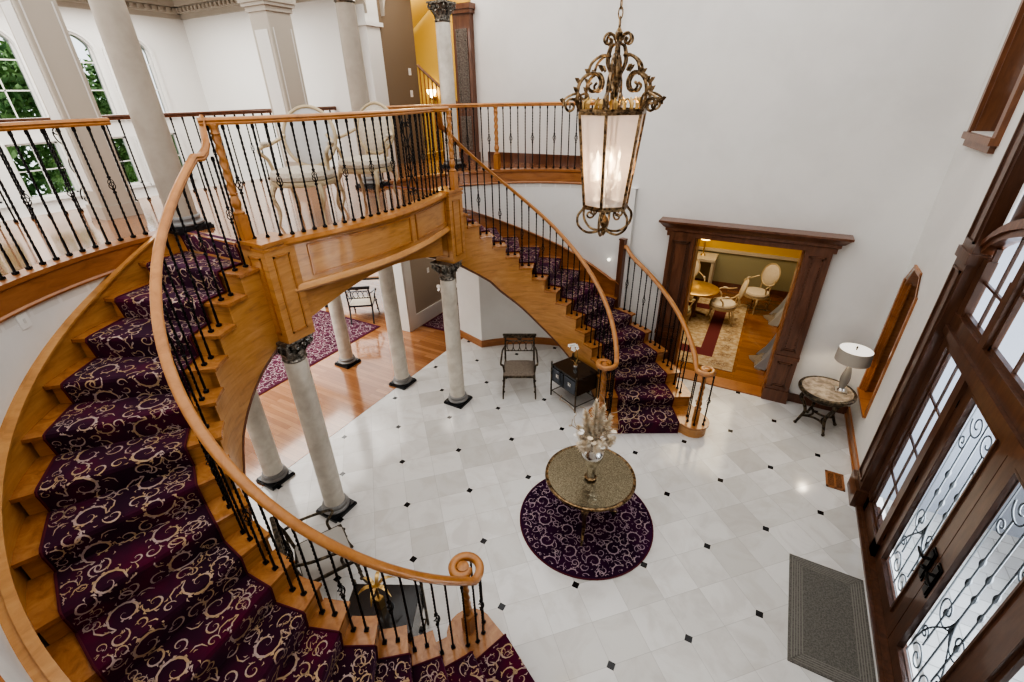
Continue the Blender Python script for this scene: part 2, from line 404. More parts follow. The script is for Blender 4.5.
# curved stair walls
def curved_wall(mir, name, label):
    P = mk(mir); mb = MB()
    for i in range(54 if mir else 45):
        a, b = -180 + 2 * i, -178 + 2 * i
        z0 = nosing((a + b) / 2) - .35 if a < -139 else 0
        z0 = max(0, z0)
        for r, w in ((2.46, 1),):
            vs = [P(2.50, a, z0), P(2.50, b, z0), P(2.50, b, 3.21), P(2.50, a, 3.21), P(2.60, a, z0), P(2.60, b, z0), P(2.60, b, 3.21), P(2.60, a, 3.21)]
            mb.add(vs, [(0, 1, 2, 3), (5, 4, 7, 6), (0, 4, 5, 1), (3, 2, 6, 7)], 0, True)
    # facet from the end of the curve to the hall corner
    x0, y0, _ = P(2.50, -138, 0); p1 = mxy(mir, -3.73, -1.88, 0)
    dx, dy = p1[0] - x0, p1[1] - y0
    s_ = -1 if mir else 1
    mb.prism([(x0, y0), (p1[0], p1[1]), (p1[0] - .02, p1[1] - s_ * .12), (x0 - .02, y0 - s_ * .12)], 0, 3.14)
    return struct(name, mb, 'wall', label)
curved_wall(False, 'wall_left', 'curved white wall rising beside the near staircase')
curved_wall(True, 'wall_back', 'curved white wall behind the far staircase')
mb = MB(); mb.box(-1.2, 3.3, -2.62, -2.50, 0, 3.21); struct('wall_front', mb, 'wall')
# baseboards
def base_curve(mir, name):
    P = mk(mir); mb = MB(); pr = [(0, 0), (.02 if mir else -.02, 0), (.02 if mir else -.02, .13), (.012 if mir else -.012, .15), (0, .15)]
    pts = [mxy(mir, -3.73, -1.88, 0), ] + [P(2.495, a, 0) for a in range(-138, -72, 3)]
    mb.sweep([(-o, z) for o, z in pr], [(x, y, 0) for x, y, _ in pts][::1])
    return struct(name, mb, 'oak_red')
base_curve(True, 'baseboard_back'); base_curve(False, 'baseboard_left')
mb = MB(); mb.box(2.42, 3.3, 5.275, 5.3, 0, .15); mb.box(-.45, .18, 5.275, 5.3, 0, .15); struct('baseboard_back', mb, 'walnut')
mb = MB(); mb.box(3.275, 3.3, 3.5, 5.3, 0, .15); mb.box(3.26, 3.3, 3.5, 5.3, 0, .03); struct('baseboard_right', mb, 'oak_red')
# lower hall walls
mb = MB(); mb.box(-5.05, -4.85, 4.42, 9.5, 0, 3.12); struct('wall_hall', mb, 'taupe2', 'tan hall wall beyond the columns')
mb = MB(); mb.box(-5.25, -4.83, 4.36, 4.44, 0, 3.12); mb.box(-4.86, -4.82, 4.40, 4.62, 0, 3.12); mb.box(-4.85, -4.82, 4.62, 9.4, 0, .32); struct('trim_1', mb, 'white', 'white pilaster and tall white skirting on the hall wall end')
mb = MB(); mb.box(-3.75, -3.65, 4.74, 9.4, 0, 3.12); struct('wall_hall', mb, 'wall'); mb = MB(); mb.box(-5.05, -3.65, 9.4, 9.5, 0, 3.12); struct('wall_hall', mb, 'taupe2')
# parlour shell
mb = MB(); mb.box(-1.0, 2.6, 10.2, 10.3, .95, 3.0); mb.box(-1.1, -1.0, 5.45, 10.3, 0, 3.0); mb.box(2.6, 2.7, 5.45, 10.3, 0, 3.0)
struct('wall_parlor', mb, 'yellow', 'golden yellow parlour walls')
mb = MB(); mb.box(-1.0, 2.6, 10.17, 10.3, .0, .95); struct('wall_parlor', mb, 'sage', 'sage wainscot below the chair rail')
mb = MB(); mb.box(-1.0, 2.6, 10.12, 10.2, .93, 1.0); mb.box(-1.0, 2.6, 10.14, 10.2, 0, .14, 1); struct('trim_2', mb, ['cream', 'walnut'], 'cream chair rail and dark skirting in the parlour')
mb = MB(); mb.box(-1.1, 2.7, 5.45, 10.3, 3.0, 3.1); struct('ceiling', mb, 'white')

# upper slab
def bal_x(y):
    t = (y - .2) / 2.56; return -2.33 + .22 * sin(pi * max(0, min(1, t)))
sl = [(-5.95, -4.5), (3.3, -4.5), (3.3, -2.5), (-1.2, -2.5)]
sl += [PL(2.5, a, 0)[:2] for a in range(-93, -181, -3)]
sl += [(-3.68, .0), (-2.45, .0)] + [(bal_x(y) - .02, y) for y in [.2 + 2.56 * i / 20 for i in range(21)]] + [(-2.45, 2.90), (-2.6, 2.90), (-2.6, 2.84), (-3.68, 2.84)]
sl += [PR(2.5, a, 0)[:2] for a in range(-180, -92, 3)]
sl += [(-.86, 5.34), (-.86, 5.85), (-4.0, 5.85), (-4.0, 9.5), (-5.95, 9.5)]
mb = MB(); mb.prism(sl, 3.13, H, 0, 1); struct('floor', mb, ['white', 'boards_up'], 'polished oak floor of the upper landing')
# gallery fascia (curved boards)
def fascia_path(mir):
    P = mk(mir)
    if mir: return [P(2.5, a, 0) for a in range(-180, -91, 3)] + [(-.86, 5.34, 0)]
    return [P(2.5, a, 0) for a in range(-180, -89, 3)] + [(3.2, -2.5, 0)]
for mir, nm, lb in ((False, 'trim_3', 'honey oak fascia along the near gallery edge'), (True, 'trim_4', 'honey oak fascia along the far gallery edge')):
    s_ = -1 if mir else 1
    pr = [(0, 3.20), (s_ * .022, 3.20), (s_ * .026, 3.215), (s_ * .014, 3.23), (s_ * .014, 3.38), (s_ * .032, 3.395), (s_ * .034, 3.43), (-s_ * .12, 3.435), (-s_ * .12, 3.40), (0, 3.40)]
    mb = MB(); mb.sweep(pr, fascia_path(mir)); struct(nm, mb, 'oak_red', lb)
# landing edges at the stair heads
for mir in (False, True):
    y = lambda v: (YM - v if mir else v)
    mb = MB(); a, b = sorted((y(-.03), y(.08))); mb.box(-3.66, -2.45, a, b, 3.39, H + .012); a, b = sorted((y(.0), y(.02))); mb.box(-3.66, -2.45, a, b, 3.23, 3.39)
    struct('trim_5' if mir else 'trim_6', mb, 'oak_red', 'oak nosing at the head of the %s staircase' % ('far' if mir else 'near'))

# ------------------------------------------------------------------ staircases
def outer_r(k): return {1: 2.66, 2: 2.62, 3: 2.57, 4: 2.53, 5: 2.49, 6: 2.46}.get(k, 2.46)
NI = (-.075, -.44); NO = (1.19, -.93)
def arc_pts(P, r, a0, a1, z, n=4): return [P(r, a0 + (a1 - a0) * i / n, z) for i in range(n + 1)]
def stair(mir, label):
    P = mk(mir)
    t = thing('staircase', label, 'staircase', mxy(mir, -1.2, -2.0, 0), 0, 'twin curved staircases')
    nose = .9
    for k in range(2, 18):
        z = h * k; a0, a1 = fa(k) + nose, fa(k + 1)
        ro, ri = outer_r(k), 1.225
        mb = MB(); pts = arc_pts(P, ri, a0, a1, 0) + arc_pts(P, ro, a1, a0, 0)
        mb.prism([(p[0], p[1]) for p in pts], z - .03, z); mb.build('tread', 'oak_tread', t)
        mb = MB(); pts = arc_pts(P, 1.245, fa(k), fa(k) - .6, 0, 1) + arc_pts(P, ro - .03, fa(k) - .6, fa(k), 0, 1)
        mb.prism([(p[0], p[1]) for p in pts], z - h, z - .03); mb.build('riser', 'oak', t)
    # top riser
    mb = MB(); mb.prism([P(1.245, -179.4, 0)[:2], P(2.43, -179.4, 0)[:2], P(2.43, -180, 0)[:2], P(1.245, -180, 0)[:2]], 17 * h, 3.39); mb.build('riser', 'oak', t)
    # bottom step with two bullnoses
    def bn(infl, z0, z1):
        pts = []
        ci, ri, co, ro = NI, .22 + infl, NO, .23 + infl
        pts.append((CX + 1.25 * cos(radians(-31)), 1.25 * sin(radians(-31))))
        for i in range(11):
            a = radians(225 - 165 * i / 10); pts.append((ci[0] + ri * cos(a), ci[1] + ri * sin(a)))
        for q in ((.217, -.318), (.64, -.540), (1.0, -.745)): pts.append((q[0] + infl * .46, q[1] + infl * .885))
        for i in range(11):
            a = radians(128 - 193 * i / 10); pts.append((co[0] + ro * cos(a), co[1] + ro * sin(a)))
        pts.append((CX + 2.62 * cos(radians(-31)), 2.62 * sin(radians(-31))))
        mb = MB(); mb.prism([mxy(mir, x, y, 0)[:2] for x, y in pts], z0, z1); return mb
    bn(0, h - .032, h).build('tread', 'oak_tread', t, bevel=.006); bn(-.03, 0, h - .032).build('riser', 'oak', t)
    # inner stringer with saw-tooth top
    mb = MB(); r0, r1 = 1.25, 1.30
    for k in range(1, 18):
        zt = h * k - .03
        n = 4 if k > 1 else 1; A0, A1 = fa(k), fa(k + 1)
        if k == 1: A0 = -26
        for i in range(n):
            a, b = A0 + (A1 - A0) * i / n, A0 + (A1 - A0) * (i + 1) / n
            za, zb = interp(BOT, a), interp(BOT, b)
            vs = [P(r0, a, za), P(r0, b, zb), P(r0, b, zt), P(r0, a, zt), P(r1, a, za), P(r1, b, zb), P(r1, b, zt), P(r1, a, zt)]
            mb.add(vs, [(0, 1, 2, 3), (5, 4, 7, 6), (3, 2, 6, 7), (0, 4, 5, 1)], 0, True)
            if i == 0: mb.add([P(r0, a, max(za, zt - h)), P(r1, a, max(za, zt - h)), P(r1, a, zt), P(r0, a, zt)], [(0, 1, 2, 3)])
    mb.build('stringer', 'oak', t, recalc=False, sharp=60)
    # soffit under the flight
    mb = MB(); A = [-30 - 5 * i for i in range(31)]
    for a, b in zip(A, A[1:]):
        za, zb = interp(BOT, a), interp(BOT, b)
        mb.quad(P(1.25, a, za), P(2.45, a, za), P(2.45, b, zb), P(1.25, b, zb))
    mb.build('soffit', 'white', t)
    mb = MB(); mb.tube([P(1.255, a, max(.02, interp(BOT, a))) for a in range(-44, -181, -4)], .018, 6); mb.build('edge_moulding', 'walnut', t)
    # outer skirt board
    mb = MB(); A = [-74 - 2 * i for i in range(54)]
    def sk(th): return nosing(th) + .10 + .12 * min(1, max(0, (th + 160) / 60.)) + (.05 if th > -78 else 0)
    for a, b in zip(A, A[1:]):
        za, zb = sk(a), sk(b); wa, wb = nosing(a) - .5, nosing(b) - .5
        if b < -139: wa, wb = nosing(a) - .9, nosing(b) - .9
        vs = [P(2.45, a, wa), P(2.45, b, wb), P(2.45, b, zb), P(2.45, a, za), P(2.50, a, wa), P(2.50, b, wb), P(2.50, b, zb), P(2.50, a, za)]
        mb.add(vs, [(0, 1, 2, 3), (5, 4, 7, 6), (3, 2, 6, 7), (0, 4, 5, 1)], 0, True)
    mb.build('skirt_board', 'oak' if not mir else 'oak_red', t, recalc=False, sharp=60)
    mb = MB(); mb.sweep([(-.006, 0), (.048, 0), (.048, .018), (-.006, .018)] if mir else [(.006, 0), (-.048, 0), (-.048, .018), (.006, .018)], [P(2.45, a, sk(a)) for a in A]); mb.build('skirt_cap', 'oak' if not mir else 'oak_red', t)
    # outer string of the free-standing lowest steps
    mb = MB()
    for k in range(1, 7):
        A0, A1 = (fa(k) if k > 1 else -30), fa(k + 1)
        if k == 6: A1 = -75
        zt = h * k - .03
        for i in range(3):
            a, b = A0 + (A1 - A0) * i / 3, A0 + (A1 - A0) * (i + 1) / 3; ro = outer_r(k) - .03
            mb.add([P(ro, a, 0), P(ro, b, 0), P(ro, b, zt), P(ro, a, zt)], [(0, 1, 2, 3)], 0, True)
        mb.add([P(outer_r(k) - .03, A0, max(0, zt - h)), P(outer_r(k) - .08, A0, max(0, zt - h)), P(outer_r(k) - .08, A0, zt), P(outer_r(k) - .03, A0, zt)], [(0, 1, 2, 3)])
    mb.build('outer_string', 'oak', t, recalc=False, sharp=60)
    return t
stair(False, 'near curved oak staircase filling the left of the hall')
stair(True, 'far curved oak staircase rising behind the flower table')

# scroll ornament generator, in flat units; returns list of (points, half widths)
def motif(cx, cy, s, flip, rot):
    out = []
    def spi(x, y, r, a0, turns, w, n=16):
        pts, ws = [], []
        for i in range(n + 1):
            t = i / n; a = a0 + turns * 2 * pi * t; rr = r * (1 - t) ** .75
            pts.append((x + rr * cos(a), y + rr * sin(a))); ws.append(w * (.25 + 1.1 * sin(pi * min(1, t * 1.1 + .06))) * (1 - .5 * t))
        return pts, ws
    L = [spi(0, 0, .46, 2.6, 1.35, .036), spi(.52, .42, .30, -2.2, -1.25, .028), spi(-.50, .50, .26, -.4, 1.2, .026), spi(.30, -.62, .22, 1.8, -1.2, .024), spi(-.66, -.50, .17, .5, 1.1, .022)]
    for q in range(11):
        a = 2.3 + q * .62; rr = .50; x, y = rr * cos(a), rr * sin(a); b = a + (.5 if q % 2 else -.2)
        L.append(([(x, y), (x + .06 * cos(b), y + .06 * sin(b)), (x + .12 * cos(b + .6), y + .12 * sin(b + .6))], [.008, .022, .003]))
    # leaf lobes along the main spiral
    for q in range(9):
        a = 2.6 + q * .75; rr = .46 * (1 - q / 12.) ** .75
        x, y = rr * cos(a), rr * sin(a); b = a + .9
        l = .15 * (1 - q / 16.)
        L.append(([(x, y), (x + l * .55 * cos(b), y + l * .55 * sin(b)), (x + l * cos(b + .5), y + l * sin(b + .5))], [.012, .036, .004]))
    for q in range(4):
        a = -2.2 - q * .95; x, y = .52 + .28 * cos(a), .42 + .28 * sin(a); b = a - .8
        L.append(([(x, y), (x + .07 * cos(b), y + .07 * sin(b)), (x + .13 * cos(b - .5), y + .13 * sin(b - .5))], [.01, .03, .004]))
    L.append(([(-.44, .18), (-.62, .05), (-.70, -.16), (-.62, -.36)], [.006, .026, .022, .005]))
    L.append(([(.42, -.2), (.58, -.26), (.72, -.18), (.80, .0)], [.006, .026, .022, .005]))
    for pts, ws in L:
        o = []
        for x, y in pts:
            if flip: x = -x
            o.append((cx + s * (x * cos(rot) - y * sin(rot)), cy + s * (x * sin(rot) + y * cos(rot))))
        out.append((o, [w * s for w in ws]))
    return out
def lay(mb, ribbons, fn, mi=1):
    """fn(u, v) -> (point, normal) or None"""
    for pts, ws in ribbons:
        run = []
        def flush():
            if len(run) > 1:
                vs = []
                for i, (q, w) in enumerate(run):
                    a, b = run[max(0, i - 1)][0], run[min(len(run) - 1, i + 1)][0]
                    dx, dy = b[0] - a[0], b[1] - a[1]; L = hypot(dx, dy) or 1; nx, ny = -dy / L * w, dx / L * w
                    for s_ in (1, -1):
                        r = fn(q[0] + s_ * nx, q[1] + s_ * ny)
                        if r is None: r = fn(*q)
                        vs.append(r)
                mb.add(vs, [(2 * i, 2 * i + 1, 2 * i + 3, 2 * i + 2) for i in range(len(run) - 1)], mi)
            run.clear()
        for q, w in zip(pts, ws):
            if fn(*q) is None: flush()
            else: run.append((q, w))
        flush()

def runner(mir, label):
    P = mk(mir)
    ST = []  # stations: v, theta, z
    v = 0
    def addst(th, z):
        nonlocal v
        if ST:
            pt, pz = ST[-1][1:3]; v += hypot(radians(th - pt) * 1.9, z - pz)
        ST.append((v, th, z))
    for k in range(1, 19):
        f = fa(k)
        addst(f + .75, h * (k - 1) + .006 + (0 if k == 1 else 0)); addst(f + 1.25, h * k - .045); addst(f + 1.45, h * k - .015); addst(f + 1.1, h * k + .008); addst(f + .2, h * k + .012)
        if k == 18: addst(f - 1.2, h * k + .014)
        else: addst(fa(k + 1) + 1.6, h * k + .012)
    V = v; RI, RO = 1.46, 2.31
    def ri(th): return RI
    def at(vv, u, lift=0):
        lo = 0
        for i in range(len(ST) - 1):
            if ST[i][0] <= vv <= ST[i + 1][0]: lo = i; break
        else: return None
        (v0, t0, z0), (v1, t1, z1) = ST[lo], ST[lo + 1]
        t = (vv - v0) / max(1e-6, v1 - v0); th = t0 + (t1 - t0) * t; z = z0 + (z1 - z0) * t
        dth, dz = radians(t1 - t0) * 1.9, z1 - z0; L = hypot(dth, dz) or 1
        # outward normal = facing down-flight / up
        nth, nz = dz / L, -dth / L
        r = RI + u; 
        if th > -29.45:    # bottom step: straight front instead of a radial one
            w = min(1, (th + 29.45) / 9.0)
            x = CX + r * cos(radians(th)); y = r * sin(radians(th))
            # front line from (.21,-.34) to (1.02,-.83)
            s_ = u / (RO - RI); xl, yl = .226 + .79 * s_, -.312 - .423 * s_
            x0 = CX + r * cos(radians(-29.45)); y0 = r * sin(radians(-29.45)); 
            x = x0 + (xl - x0) * w; y = y0 + (yl - y0) * w
            p = (x + lift * nth * .4, y + lift * nth * .85, z + lift * nz)
            return (p[0], YM - p[1] if mir else p[1], p[2])
        p = P(r, th + math.degrees(lift * nth / r), z + lift * nz); return p
    mb = MB(); US = [0, .0 + .15, .3, .45, .6, .75, RO - RI]
    for i in range(len(ST) - 1):
        for a, b in zip(US, US[1:]):
            e = 1e-5
            mb.quad(at(ST[i][0] + e, a), at(ST[i][0] + e, b), at(ST[i + 1][0] - e, b), at(ST[i + 1][0] - e, a))
    for uu in (0, RO - RI):
        pts = []
        for i in range(len(ST)): pts.append(at(min(V - 1e-5, ST[i][0] + 1e-5), uu, .002))
        mb.tube(pts, .008, 5, 2)
    W = RO - RI
    rb = []; j = 0; vv = .18
    while vv < V:
        rb += motif(.25, vv, .235, j % 2, (j % 4) * .35 + .2); rb += motif(.62, vv + .16, .225, (j + 1) % 2, 2.4 + (j % 3) * .5)
        rb += motif(.08, vv + .2, .13, j % 2, 1.5 + j); rb += motif(.80, vv - .04, .12, j % 2, .5 + j)
        vv += .32; j += 1
    def fn(u, q):
        if u < .015 or u > W - .015: return None
        return at(q, u, .0045)
    lay(mb, rb, fn)
    o = mb.build('stair_runner', ['carpet', 'scroll', 'trim_red'], recalc=False)
    tag(o, label, 'carpet', 'stair runners'); return o
runner(False, 'plum carpet runner with gold scrolls on the near left staircase')
runner(True, 'plum carpet runner with scrolls on the far staircase')

# ------------------------------------------------------------------ railings
def baluster_mesh(basket, name):
    mb = MB(); n = 26
    # unit height 1 in z, real widths
    prev = None
    def ring(z, r, a): return [(r * cos(a + pi / 2 * j), r * sin(a + pi / 2 * j), z) for j in range(4)]
    segs = []
    R = .0098
    for i in range(49):
        z = i / 48; tw = 0 if z < .14 or z > .9 else (z - .14) * (2 * pi * 5.5)
        if basket and .44 < z < .56: r = .004
        else: r = R
        segs.append(ring(z, r, tw + pi / 4))
    vs = [p for s_ in segs for p in s_]
    mb.add(vs, [(i * 4 + j, i * 4 + (j + 1) % 4, (i + 1) * 4 + (j + 1) % 4, (i + 1) * 4 + j) for i in range(48) for j in range(4)])
    mb.lathe([(.017, 0), (.018, .014), (.013, .028), (.010, .034)], n=4); mb.box(-.016, .016, -.016, .016, 0, .02)
    mb.lathe([(.009, .955), (.014, .965), (.014, .985), (.009, 1.)], n=8)
    if basket:
        for j in range(4):
            pts = []
            for i in range(11):
                t = i / 10; a = pi / 2 * j + t * pi * 1.1; pts.append((.026 * sin(pi * t) * cos(a), .026 * sin(pi * t) * sin(a), .44 + .12 * t))
            mb.tube(pts, .0042, 4, caps=False)
        for z in (.43, .565): mb.lathe([(.009, z - .012), (.016, z - .004), (.016, z + .004), (.009, z + .012)], n=8)
    o = mb.build(name, 'iron'); me = o.data; bpy.data.objects.remove(o); return me
BM = [baluster_mesh(False, 'baluster_twist'), baluster_mesh(True, 'baluster_basket')]
def panel_mesh():
    """decorative wrought panel with C scrolls between bars; lies in local XZ, unit height"""
    mb = MB()
    for s_ in (-1, 1):
        for z, d in ((.90, 1), (.13, -1)):
            mb.tube(spiral((s_ * .045, 0, z), .045, .010, pi / 2 + (0 if s_ > 0 else 0), s_ * -1.3 * d, 18), .0068, 5)
            mb.tube(bez((s_ * .09, 0, z), (s_ * .10, 0, z - .14 * d), (s_ * .02, 0, z - .12 * d), (0, 0, z - .25 * d)), .0068, 5)
        mb.tube(bez((0, 0, .68), (s_ * .09, 0, .6), (s_ * .09, 0, .44), (0, 0, .36)), .006, 5)
    mb.tube([(0, 0, 0), (0, 0, 1)], .008, 4)
    for j in range(4):
        mb.tube([(.03 * sin(pi * t) * cos(pi / 2 * j + t * 3), .03 * sin(pi * t) * sin(pi / 2 * j + t * 3), .46 + .12 * t) for t in [i / 10 for i in range(11)]], .0045, 4)
    o = mb.build('scroll_bar', 'iron'); me = o.data; bpy.data.objects.remove(o); return me
PM = panel_mesh()
def put(root, me, name, x, y, z, hh, rz=0.):
    o = bpy.data.objects.new(name, me); COL.objects.link(o); o.parent = root
    o.location = Vector((x, y, z)) - root.location; o.scale = (1, 1, hh); o.rotation_euler = (0, 0, rz); return o
RAILP = [(-.028, -.055), (.028, -.055), (.034, -.04), (.026, -.03), (.036, -.018), (.030, -.004), (.014, .004), (-.014, .004), (-.030, -.004), (-.036, -.018), (-.026, -.03), (-.034, -.04)]
def newel(root, x, y, z, top, name='newel_post', m='oak_rail', sq=.045):
    hh = top - z; mb = MB()
    b = .24 * hh
    mb.box(x - sq, x + sq, y - sq, y + sq, z, z + b)
    mb.lathe([(.045, b), (.05, b + .02), (.03, b + .035), (.027, b + .05)], (x, y, z), 20)
    mb.lathe([(.026, b + .05), (.04, b + .08), (.042, b + .11), (.03, b + .15), (.024, b + .16), (.036, b + .175), (.036, b + .185)], (x, y, z), 20)
    z0, z1 = b + .185, hh - .09; n = 40
    mb.lathe([(.030, z0 + (z1 - z0) * i / n) for i in range(n + 1)], (x, y, z), 20, lobes=2, amp=.17, twist=64.)
    mb.lathe([(.030, z1), (.038, z1 + .012), (.030, z1 + .03), (.030, z1 + .05), (.040, z1 + .07), (.040, hh)], (x, y, z), 20)
    return mb.build(name, m, root)

def inner_rail(mir, label):
    P = mk(mir); t = thing('stair_railing', label, 'railing', mxy(mir, -.075, -.44, h), 0, 'stair railings')
    path = []
    def RR(a): return 1.335 + (.03 * max(0, (-150 - a) / 30) * (-1 if mir else 1) if a < -150 else 0)
    def rt(a):
        o = .93 if mir else .855 + .07 * min(1, max(0, (-110 - a) / 35)); return min(4.22, nosing(a - 2) + o)
    # gooseneck down from the landing newel
    if mir: path += [P(1.22, -181, 4.40), P(1.25, -178, 4.33), P(1.29, -175, 4.24)]
    else: path += [P(1.40, -179.2, 4.47), P(1.40, -178.6, 4.44), P(1.395, -178.0, 4.30), P(1.385, -176.5, 4.24), P(1.37, -174, 4.20)]
    for a in range(-171, -22, 4): path.append(P(RR(a), a, rt(a)))
    ths = -21.; R0 = .155
    cxn, cyn = CX + (1.335 - R0) * cos(radians(ths)), (1.335 - R0) * sin(radians(ths))
    for i in range(31):
        tt = i / 30; a = radians(ths) + tt * radians(400); r = R0 * (1 - .72 * tt); path.append(mxy(mir, cxn + r * cos(a), cyn + r * sin(a), (1.135 if mir else 1.10) - .01 * min(1, tt * 4)))
    mb = MB(); mb.sweep(RAILP, path, sm=True); mb.build('handrail', 'oak_rail', t, sharp=50)
    mb = MB(); mb.lathe([(.05, 0), (.054, .02), (.05, .05), (.03, .058)], mxy(mir, cxn, cyn, 1.05), 20); mb.build('volute_eye', 'oak_rail', t)
    newel(t, *mxy(mir, cxn, cyn, h)[:2], h, 1.06)
    i = 0
    for k in range(2, 18):
        for f in (.26, .74):
            a = fa(k) + (fa(k + 1) - fa(k)) * f
            x, y, _ = P(RR(a), a, 0); z0 = h * k; z1 = rt(a) - .05
            put(t, BM[1 if i % 3 == 1 else 0], 'baluster', x, y, z0, z1 - z0, radians(a)); i += 1
    for j, (dx, dy) in enumerate(((.13, -.06), (.135, .03), (.085, .115), (-.02, .135), (.07, -.13))):
        x, y, _ = mxy(mir, cxn + dx, cyn + dy, 0); put(t, BM[1 if j == 1 else 0], 'baluster', x, y, h, 1.05 - h)
    return t
inner_rail(False, 'sweeping oak handrail with twisted iron balusters on the near staircase')
inner_rail(True, 'curved oak handrail on the inner side of the far staircase')
def outer_rail(label):
    P = PR; t = thing('stair_railing', label, 'railing', mxy(True, NO[0], NO[1], h), 0, 'stair railings')
    def rr(a): return 2.43 + .03 * max(0, min(1, (a + 72) / 50.))
    path = [P(2.45, -73.5, nosing(-73) + 1.0), P(2.445, -72.5, nosing(-73) + 1.0), P(2.44, -70, nosing(-71) + .93)]
    path += [P(rr(a), a, nosing(a - 2) + .90) for a in range(-67, -24, 3)]
    a0 = -21.; R0 = .13; cx_, cy_ = CX + (2.46 + R0) * cos(radians(a0)), (2.46 + R0) * sin(radians(a0))
    for i in range(31):
        tt = i / 30; a = radians(a0 + 180) - tt * radians(455); r = R0 * (1 - .74 * tt); path.append(mxy(True, cx_ + r * cos(a), cy_ + r * sin(a), 1.10))
    mb = MB(); mb.sweep(RAILP, path, sm=True); mb.build('handrail', 'oak_rail', t, sharp=50)
    mb = MB(); mb.lathe([(.05, 0), (.054, .02), (.05, .05), (.03, .058)], mxy(True, cx_, cy_, 1.05), 20); mb.build('volute_eye', 'oak_rail', t)
    newel(t, *mxy(True, cx_, cy_, h)[:2], h, 1.06)
    x, y, _ = P(2.455, -74.5, 0); mb = MB(); mb.obox((x, y), .045, .045, h * 6, nosing(-74) + 1.06, radians(74.5)); mb.obox((x, y), .055, .055, nosing(-74) + 1.06, nosing(-74) + 1.085, radians(74.5)); mb.build('newel_post', 'walnut', t)
    i = 0
    for k in range(2, 7):
        for f in (.2, .5, .8):
            a = fa(k) + (fa(k + 1) - fa(k)) * f
            if a < -72: continue
            x, y, _ = P(rr(a), a, 0); z1 = nosing(a - 2) + .85; put(t, BM[1 if i % 3 == 1 else 0], 'baluster', x, y, h * k, z1 - h * k, radians(-a)); i += 1
    for j, (dx, dy) in enumerate(((-.13, -.04), (-.1, .08), (.0, .13), (.12, .06), (.12, -.06))):
        x, y, _ = mxy(True, cx_ + dx, cy_ + dy, 0); put(t, BM[1 if j == 3 else 0], 'baluster', x, y, h, 1.05 - h)
    return t
outer_rail('short oak handrail with volute on the outer side of the far staircase')

def level_rail(label, pts, base, top, step=.115, bask=3, panels=(), m='oak_rail', posts=(), loc=None):
    """pts: ground polyline; balusters along it"""
    t = thing('balustrade', label, 'railing', (pts[0][0], pts[0][1], base), 0, 'upper balustrades')
    P = [Vector((p[0], p[1], 0)) for p in pts]
    mb = MB(); mb.sweep(RAILP, [(p.x, p.y, top) for p in P], sm=True); mb.build('handrail', m, t, sharp=50)
    L = [0]
    for a, b in zip(P, P[1:]): L.append(L[-1] + (b - a).length)
    n = max(2, int(L[-1] / step)); st = L[-1] / n
    for i in range(n):
        d = (i + .5) * st
        for j in range(len(P) - 1):
            if L[j] <= d <= L[j + 1]: break
        q = P[j].lerp(P[j + 1], (d - L[j]) / (L[j + 1] - L[j])); dr = P[j + 1] - P[j]; ang = atan2(dr.y, dr.x)
        if any(abs(i - s_) < .5 for s_ in panels): put(t, PM, 'scroll_panel', q.x, q.y, base, top - base - .05, ang)
        else: put(t, BM[1 if i % bask == 1 else 0], 'baluster', q.x, q.y, base, top - base - .05, ang)
    for x, y in posts: newel(t, x, y, base, top - .04)
    return t
RT = 4.45
level_rail('curved balcony balustrade of twisted iron bars between the two stair heads', [(-2.62, -.05), (-2.58, .04), (-2.49, .14)] + [(bal_x(y) - .09, y) for y in [.24 + 2.44 * i / 22 for i in range(23)]] + [(-2.33, 2.80), (-2.28, 2.86)], H + .03, RT, .108, 3, (19,), posts=[(-2.58, .04), (-2.28, 2.86)])
level_rail('gallery balustrade at the upper left edge above the near stairs', [PL(2.56, a, 0)[:2] for a in range(-176, -89, 3)] + [(-.4, -2.56)], H + .015, RT, .112, 3, (12, 13, 30))
level_rail('gallery balustrade behind the far stairs running to the lantern', [(-2.50, 2.78), (-2.9, 2.95), (-3.55, 2.98)][:0] + [PR(2.56, a, 0)[:2] for a in range(-176, -91, 3)] + [(-.88, 5.41)], H + .015, RT, .12, 3, (), posts=[PR(2.56, -128, 0)[:2]])
level_rail('dark railing across the back of the landing overlooking the great room', [(-5.75, -3.2), (-5.75, .0), (-5.75, 4.6)], H, 4.43, .15, 4, (22, 23), m='walnut')

# ------------------------------------------------------------------ balcony front
t = thing('balcony_front', 'bowed oak balcony front with raised panels between the column pedestals', 'balcony', (-2.3, 1.42, 2.95))
ys = [.2 + 2.56 * i / 28 for i in range(29)]
mb = MB(); mb.sweep([(0, 2.96), (0, 3.40), (.06, 3.40), (.06, 2.96)], [(bal_x(y), y, 0) for y in ys], sm=True); mb.build('fascia_board', 'oak', t, sharp=40)
mb = MB()
mb.sweep([(.08, 3.385), (-.035, 3.385), (-.045, 3.41), (-.035, 3.445), (.14, 3.45), (.14, 3.42), (.08, 3.42)], [(bal_x(y), y, 0) for y in ys]); mb.build('top_moulding', 'oak_rail', t)
mb = MB(); mb.sweep([(.08, 2.93), (-.03, 2.93), (-.045, 2.95), (-.03, 2.98), (-.015, 3.0), (.08, 3.0)], [(bal_x(y), y, 0) for y in ys]); mb.build('bottom_moulding', 'oak', t)
mb = MB()
for y0, y1 in ((.42, 1.72), (1.84, 2.64)):
    n = 8; yy = [y0 + (y1 - y0) * i / n for i in range(n + 1)]
    for za, zb in ((3.045, 3.065), (3.335, 3.355)): mb.sweep([(0, za), (-.014, za), (-.014, zb), (0, zb)], [(bal_x(y), y, 0) for y in yy])
    for y in (y0, y1): mb.sweep([(0, 3.045), (-.014, 3.045), (-.014, 3.355), (0, 3.355)], [(bal_x(y - .01), y - .01, 0), (bal_x(y + .01), y + .01, 0)])
